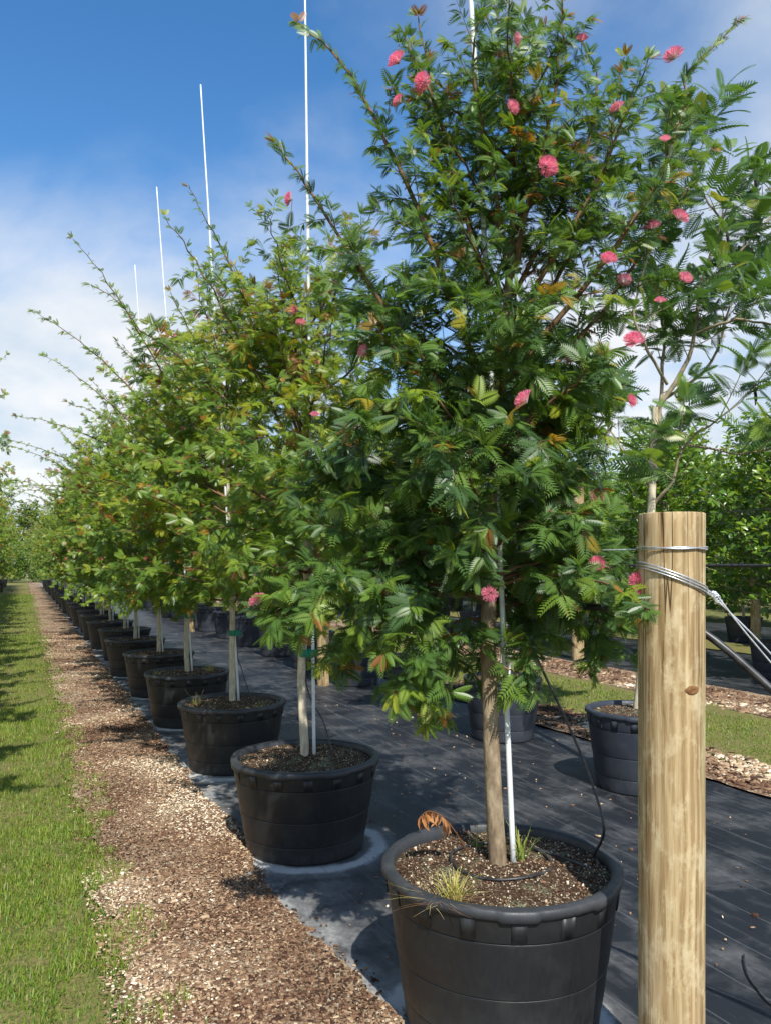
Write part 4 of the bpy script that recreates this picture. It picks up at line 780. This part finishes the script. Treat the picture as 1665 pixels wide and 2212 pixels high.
for i, pts in ((1, [(663, 1420), (668, 1500), (700, 1562), (722, 1608)]), (2, [(512, 1390), (524, 1450), (535, 1485), (549, 1512)])):
    z = proj((*A_XY[i], 1))[2]; P = [at(u, v, z+.12-.05*k) for k, (u, v) in enumerate(pts)]; P[-1] = np.array([P[-1][0], P[-1][1], SA-.02]); tube_obj('drip_tube', [(1.80, A_XY[i][1]+.35, 1.52)]+P, .0042, M['hose'], 40, 6, label='thin black drip tube hanging into the %s pot of the path row' % ORD[i], cat='tube')
P = [on_z(1606, 2048, .16), on_z(1609, 2085, .12), on_z(1622, 2120, .07), on_z(1650, 2155, .03), on_z(1690, 2190, .012), on_z(1790, 2230, .012)]
P[0][2] = .0
P = [on_z(1606, 2062, .012), on_z(1607, 2082, .014), on_z(1616, 2110, .012), on_z(1636, 2138, .012), on_z(1668, 2172, .012), on_z(1760, 2230, .012)]
tube_obj('loose_tube', P, .0045, M['hose'], 50, 7, label='loose end of black tube lying on the fabric beyond the guyed post', cat='tube')
# second post row
CX = 8.72
for k, (y, h) in enumerate(((11.0, 3.3), (18.4, 3.0), (25.8, 3.0), (33, 3.0), (3.2, 3.2))): post('tall_post', (CX, y, 0), .105, h, 'tall wooden trellis post on the second fabric, %s of five' % ORD[k], 'tall trellis posts', 24, seed=k+5)
for hh, r, nm in ((2.38, .005, 'upper thin'), (1.66, .022, 'lower thick black')):
    tube_obj('trellis_line', [(CX-.1, 1.0, hh), (CX-.1, 16, hh-.02), (CX-.1, 34, hh)], r, M['hose'], 30, 8, label=nm+' line strung along the tall trellis posts', cat='wire')
for k, (x, y) in enumerate(((3.75, 10.2), (3.75, 19.5))): post('wooden_post', (x, y, 0), .085, 1.75, 'short brown wooden post near the blue-black pots, %s of two' % ORD[k], 'short brown posts', 24, seed=k+20)
post('wooden_post', (13.75, 11.6, 0), .10, 2.6, 'wooden post standing on the farthest fabric behind the black line', None, 20, seed=31)
for j in range(15):
    if j in (0,): continue
    x, y = B_XY[j]; pole((x+.06, y-.02, BH-.06), (x+.05+q.normal(0, .08), y+q.normal(0, .05), q.uniform(2.2, 3.6)), .010, 'thin pale pole in the %s blue-black pot of the fabric edge row' % ORD[j])
for j in range(12):
    x, y = C_XY[j]; pole((x-.06, y-.05, .45), (x-.05, y, 2.2), .012, 'pale stake in the %s dark pot behind the tall posts' % ORD[j])

# ------------------------------------------------------------------ weeds in the first pot
def tuft(name, loc, n, h, spread, tint, wid, label, seed, lean=(0, 0), cat='weed'):
    q_ = np.random.default_rng(seed); V, F, T = [], [], []
    for i in range(n):
        a = q_.uniform(0, 6.28); d = np.array([math.cos(a), math.sin(a), 0]); e_ = np.array([-d[1], d[0], 0]); l = h*q_.uniform(.45, 1.1); sp_ = spread*q_.uniform(.2, 1.2); b = np.array([q_.normal(0, .014), q_.normal(0, .014), -.004]); o = len(V); t = np.clip(tint+q_.normal(0, .16), 0, 1)
        for k in range(5):
            f = k/4; p = b+d*sp_*f**1.6+np.array([lean[0]*f*f, lean[1]*f*f, l*(f-.35*f*f*f*q_.uniform(.2, 1.3))]); w_ = wid*(1-.85*f); V += [p-e_*w_/2, p+e_*w_/2]; T += [t, t]
            if k: F.append([o+2*k-2, o+2*k-1, o+2*k+1, o+2*k])
    return put(name, mesh_np(name, V, F, M['straw'], T), loc=loc, label=label, cat=cat)
def soil_at(u, v): p = on_z(u, v, S1-.004); return (p[0], p[1], S1-.012)
tuft('grass_tuft', soil_at(985, 1942), 70, .14, .10, .45, .0055, 'yellowing grass tuft on the soil of the first pot', 3)
tuft('dry_grass', soil_at(945, 1945), 60, .055, .16, .85, .003, 'flattened straw-coloured dry grass beside the yellowing tuft', 4)
tuft('green_weed', soil_at(1122, 1862), 30, .17, .08, .08, .010, 'small green weed beside the pale pole in the first pot', 5)
tuft('green_weed', soil_at(1030, 1835), 18, .12, .10, .1, .003, 'wispy thin weed behind the trunk in the first pot', 6)
for (u, v, n_, h_, i_, sd) in ((455, 1449, 60, .10, 3, 21), (335, 1456, 34, .07, 3, 22), (428, 1520, 30, .12, 2, 23), (585, 1532, 26, .05, 2, 24)):
    p_ = on_z(u, v, SA); c_ = np.array(A_XY[i_]); d_ = p_[:2]-c_; d_ *= min(1, .33/np.linalg.norm(d_))
    tuft('dry_grass', (c_[0]+d_[0], c_[1]+d_[1], SA-.022), n_, h_*1.3, .12, .6, .005, ('thick', 'small', 'long wispy', 'short')[sd-21]+' dry yellow grass growing in the %s pot of the path row' % ORD[i_], sd)
# dried frond: an arching stalk with hanging brown leaflets
fp = [soil_at(1015, 1850), at(985, 1800, z1), at(955, 1765, z1-.02), at(925, 1752, z1-.03), at(905, 1766, z1-.03)]
fr_ = put('dried_frond', None, None, fp[0], 'curled brown dried frond arching over the first pot rim', 'weed'); P = smooth_path(fp, 20); P2 = P-np.array(fp[0]); V, F = tubes([(P2, np.linspace(.003, .0012, 20))], 5); put('stalk', mesh_np('frond_stalk', V, F, M['dried'], np.full(len(V), .3), smooth=True), fr_)
q_ = np.random.default_rng(9); LV, LF = tri_fix(*oval(.08, .25))
for k in range(34):
    i = 8+int(11*k/34); d = nrm(np.array([q_.normal(0, .35), q_.normal(0, .35), -1.0])); rt_ = frames(d[None], np.array([[q_.normal(), q_.normal(), .2]]), q_)[0]
    o = put('leaflet', mesh_np('frond_leaflet', LV*[.55, 1, 1], LF, M['dried'], np.full(len(LV), q_.uniform(.3, 1))), fr_); o.matrix_basis = Matrix.Translation(Vector(P2[i])) @ Matrix(rt_.tolist()).to_4x4() @ Matrix.Scale(q_.uniform(.04, .075), 4)
bpy.context.view_layer.update()
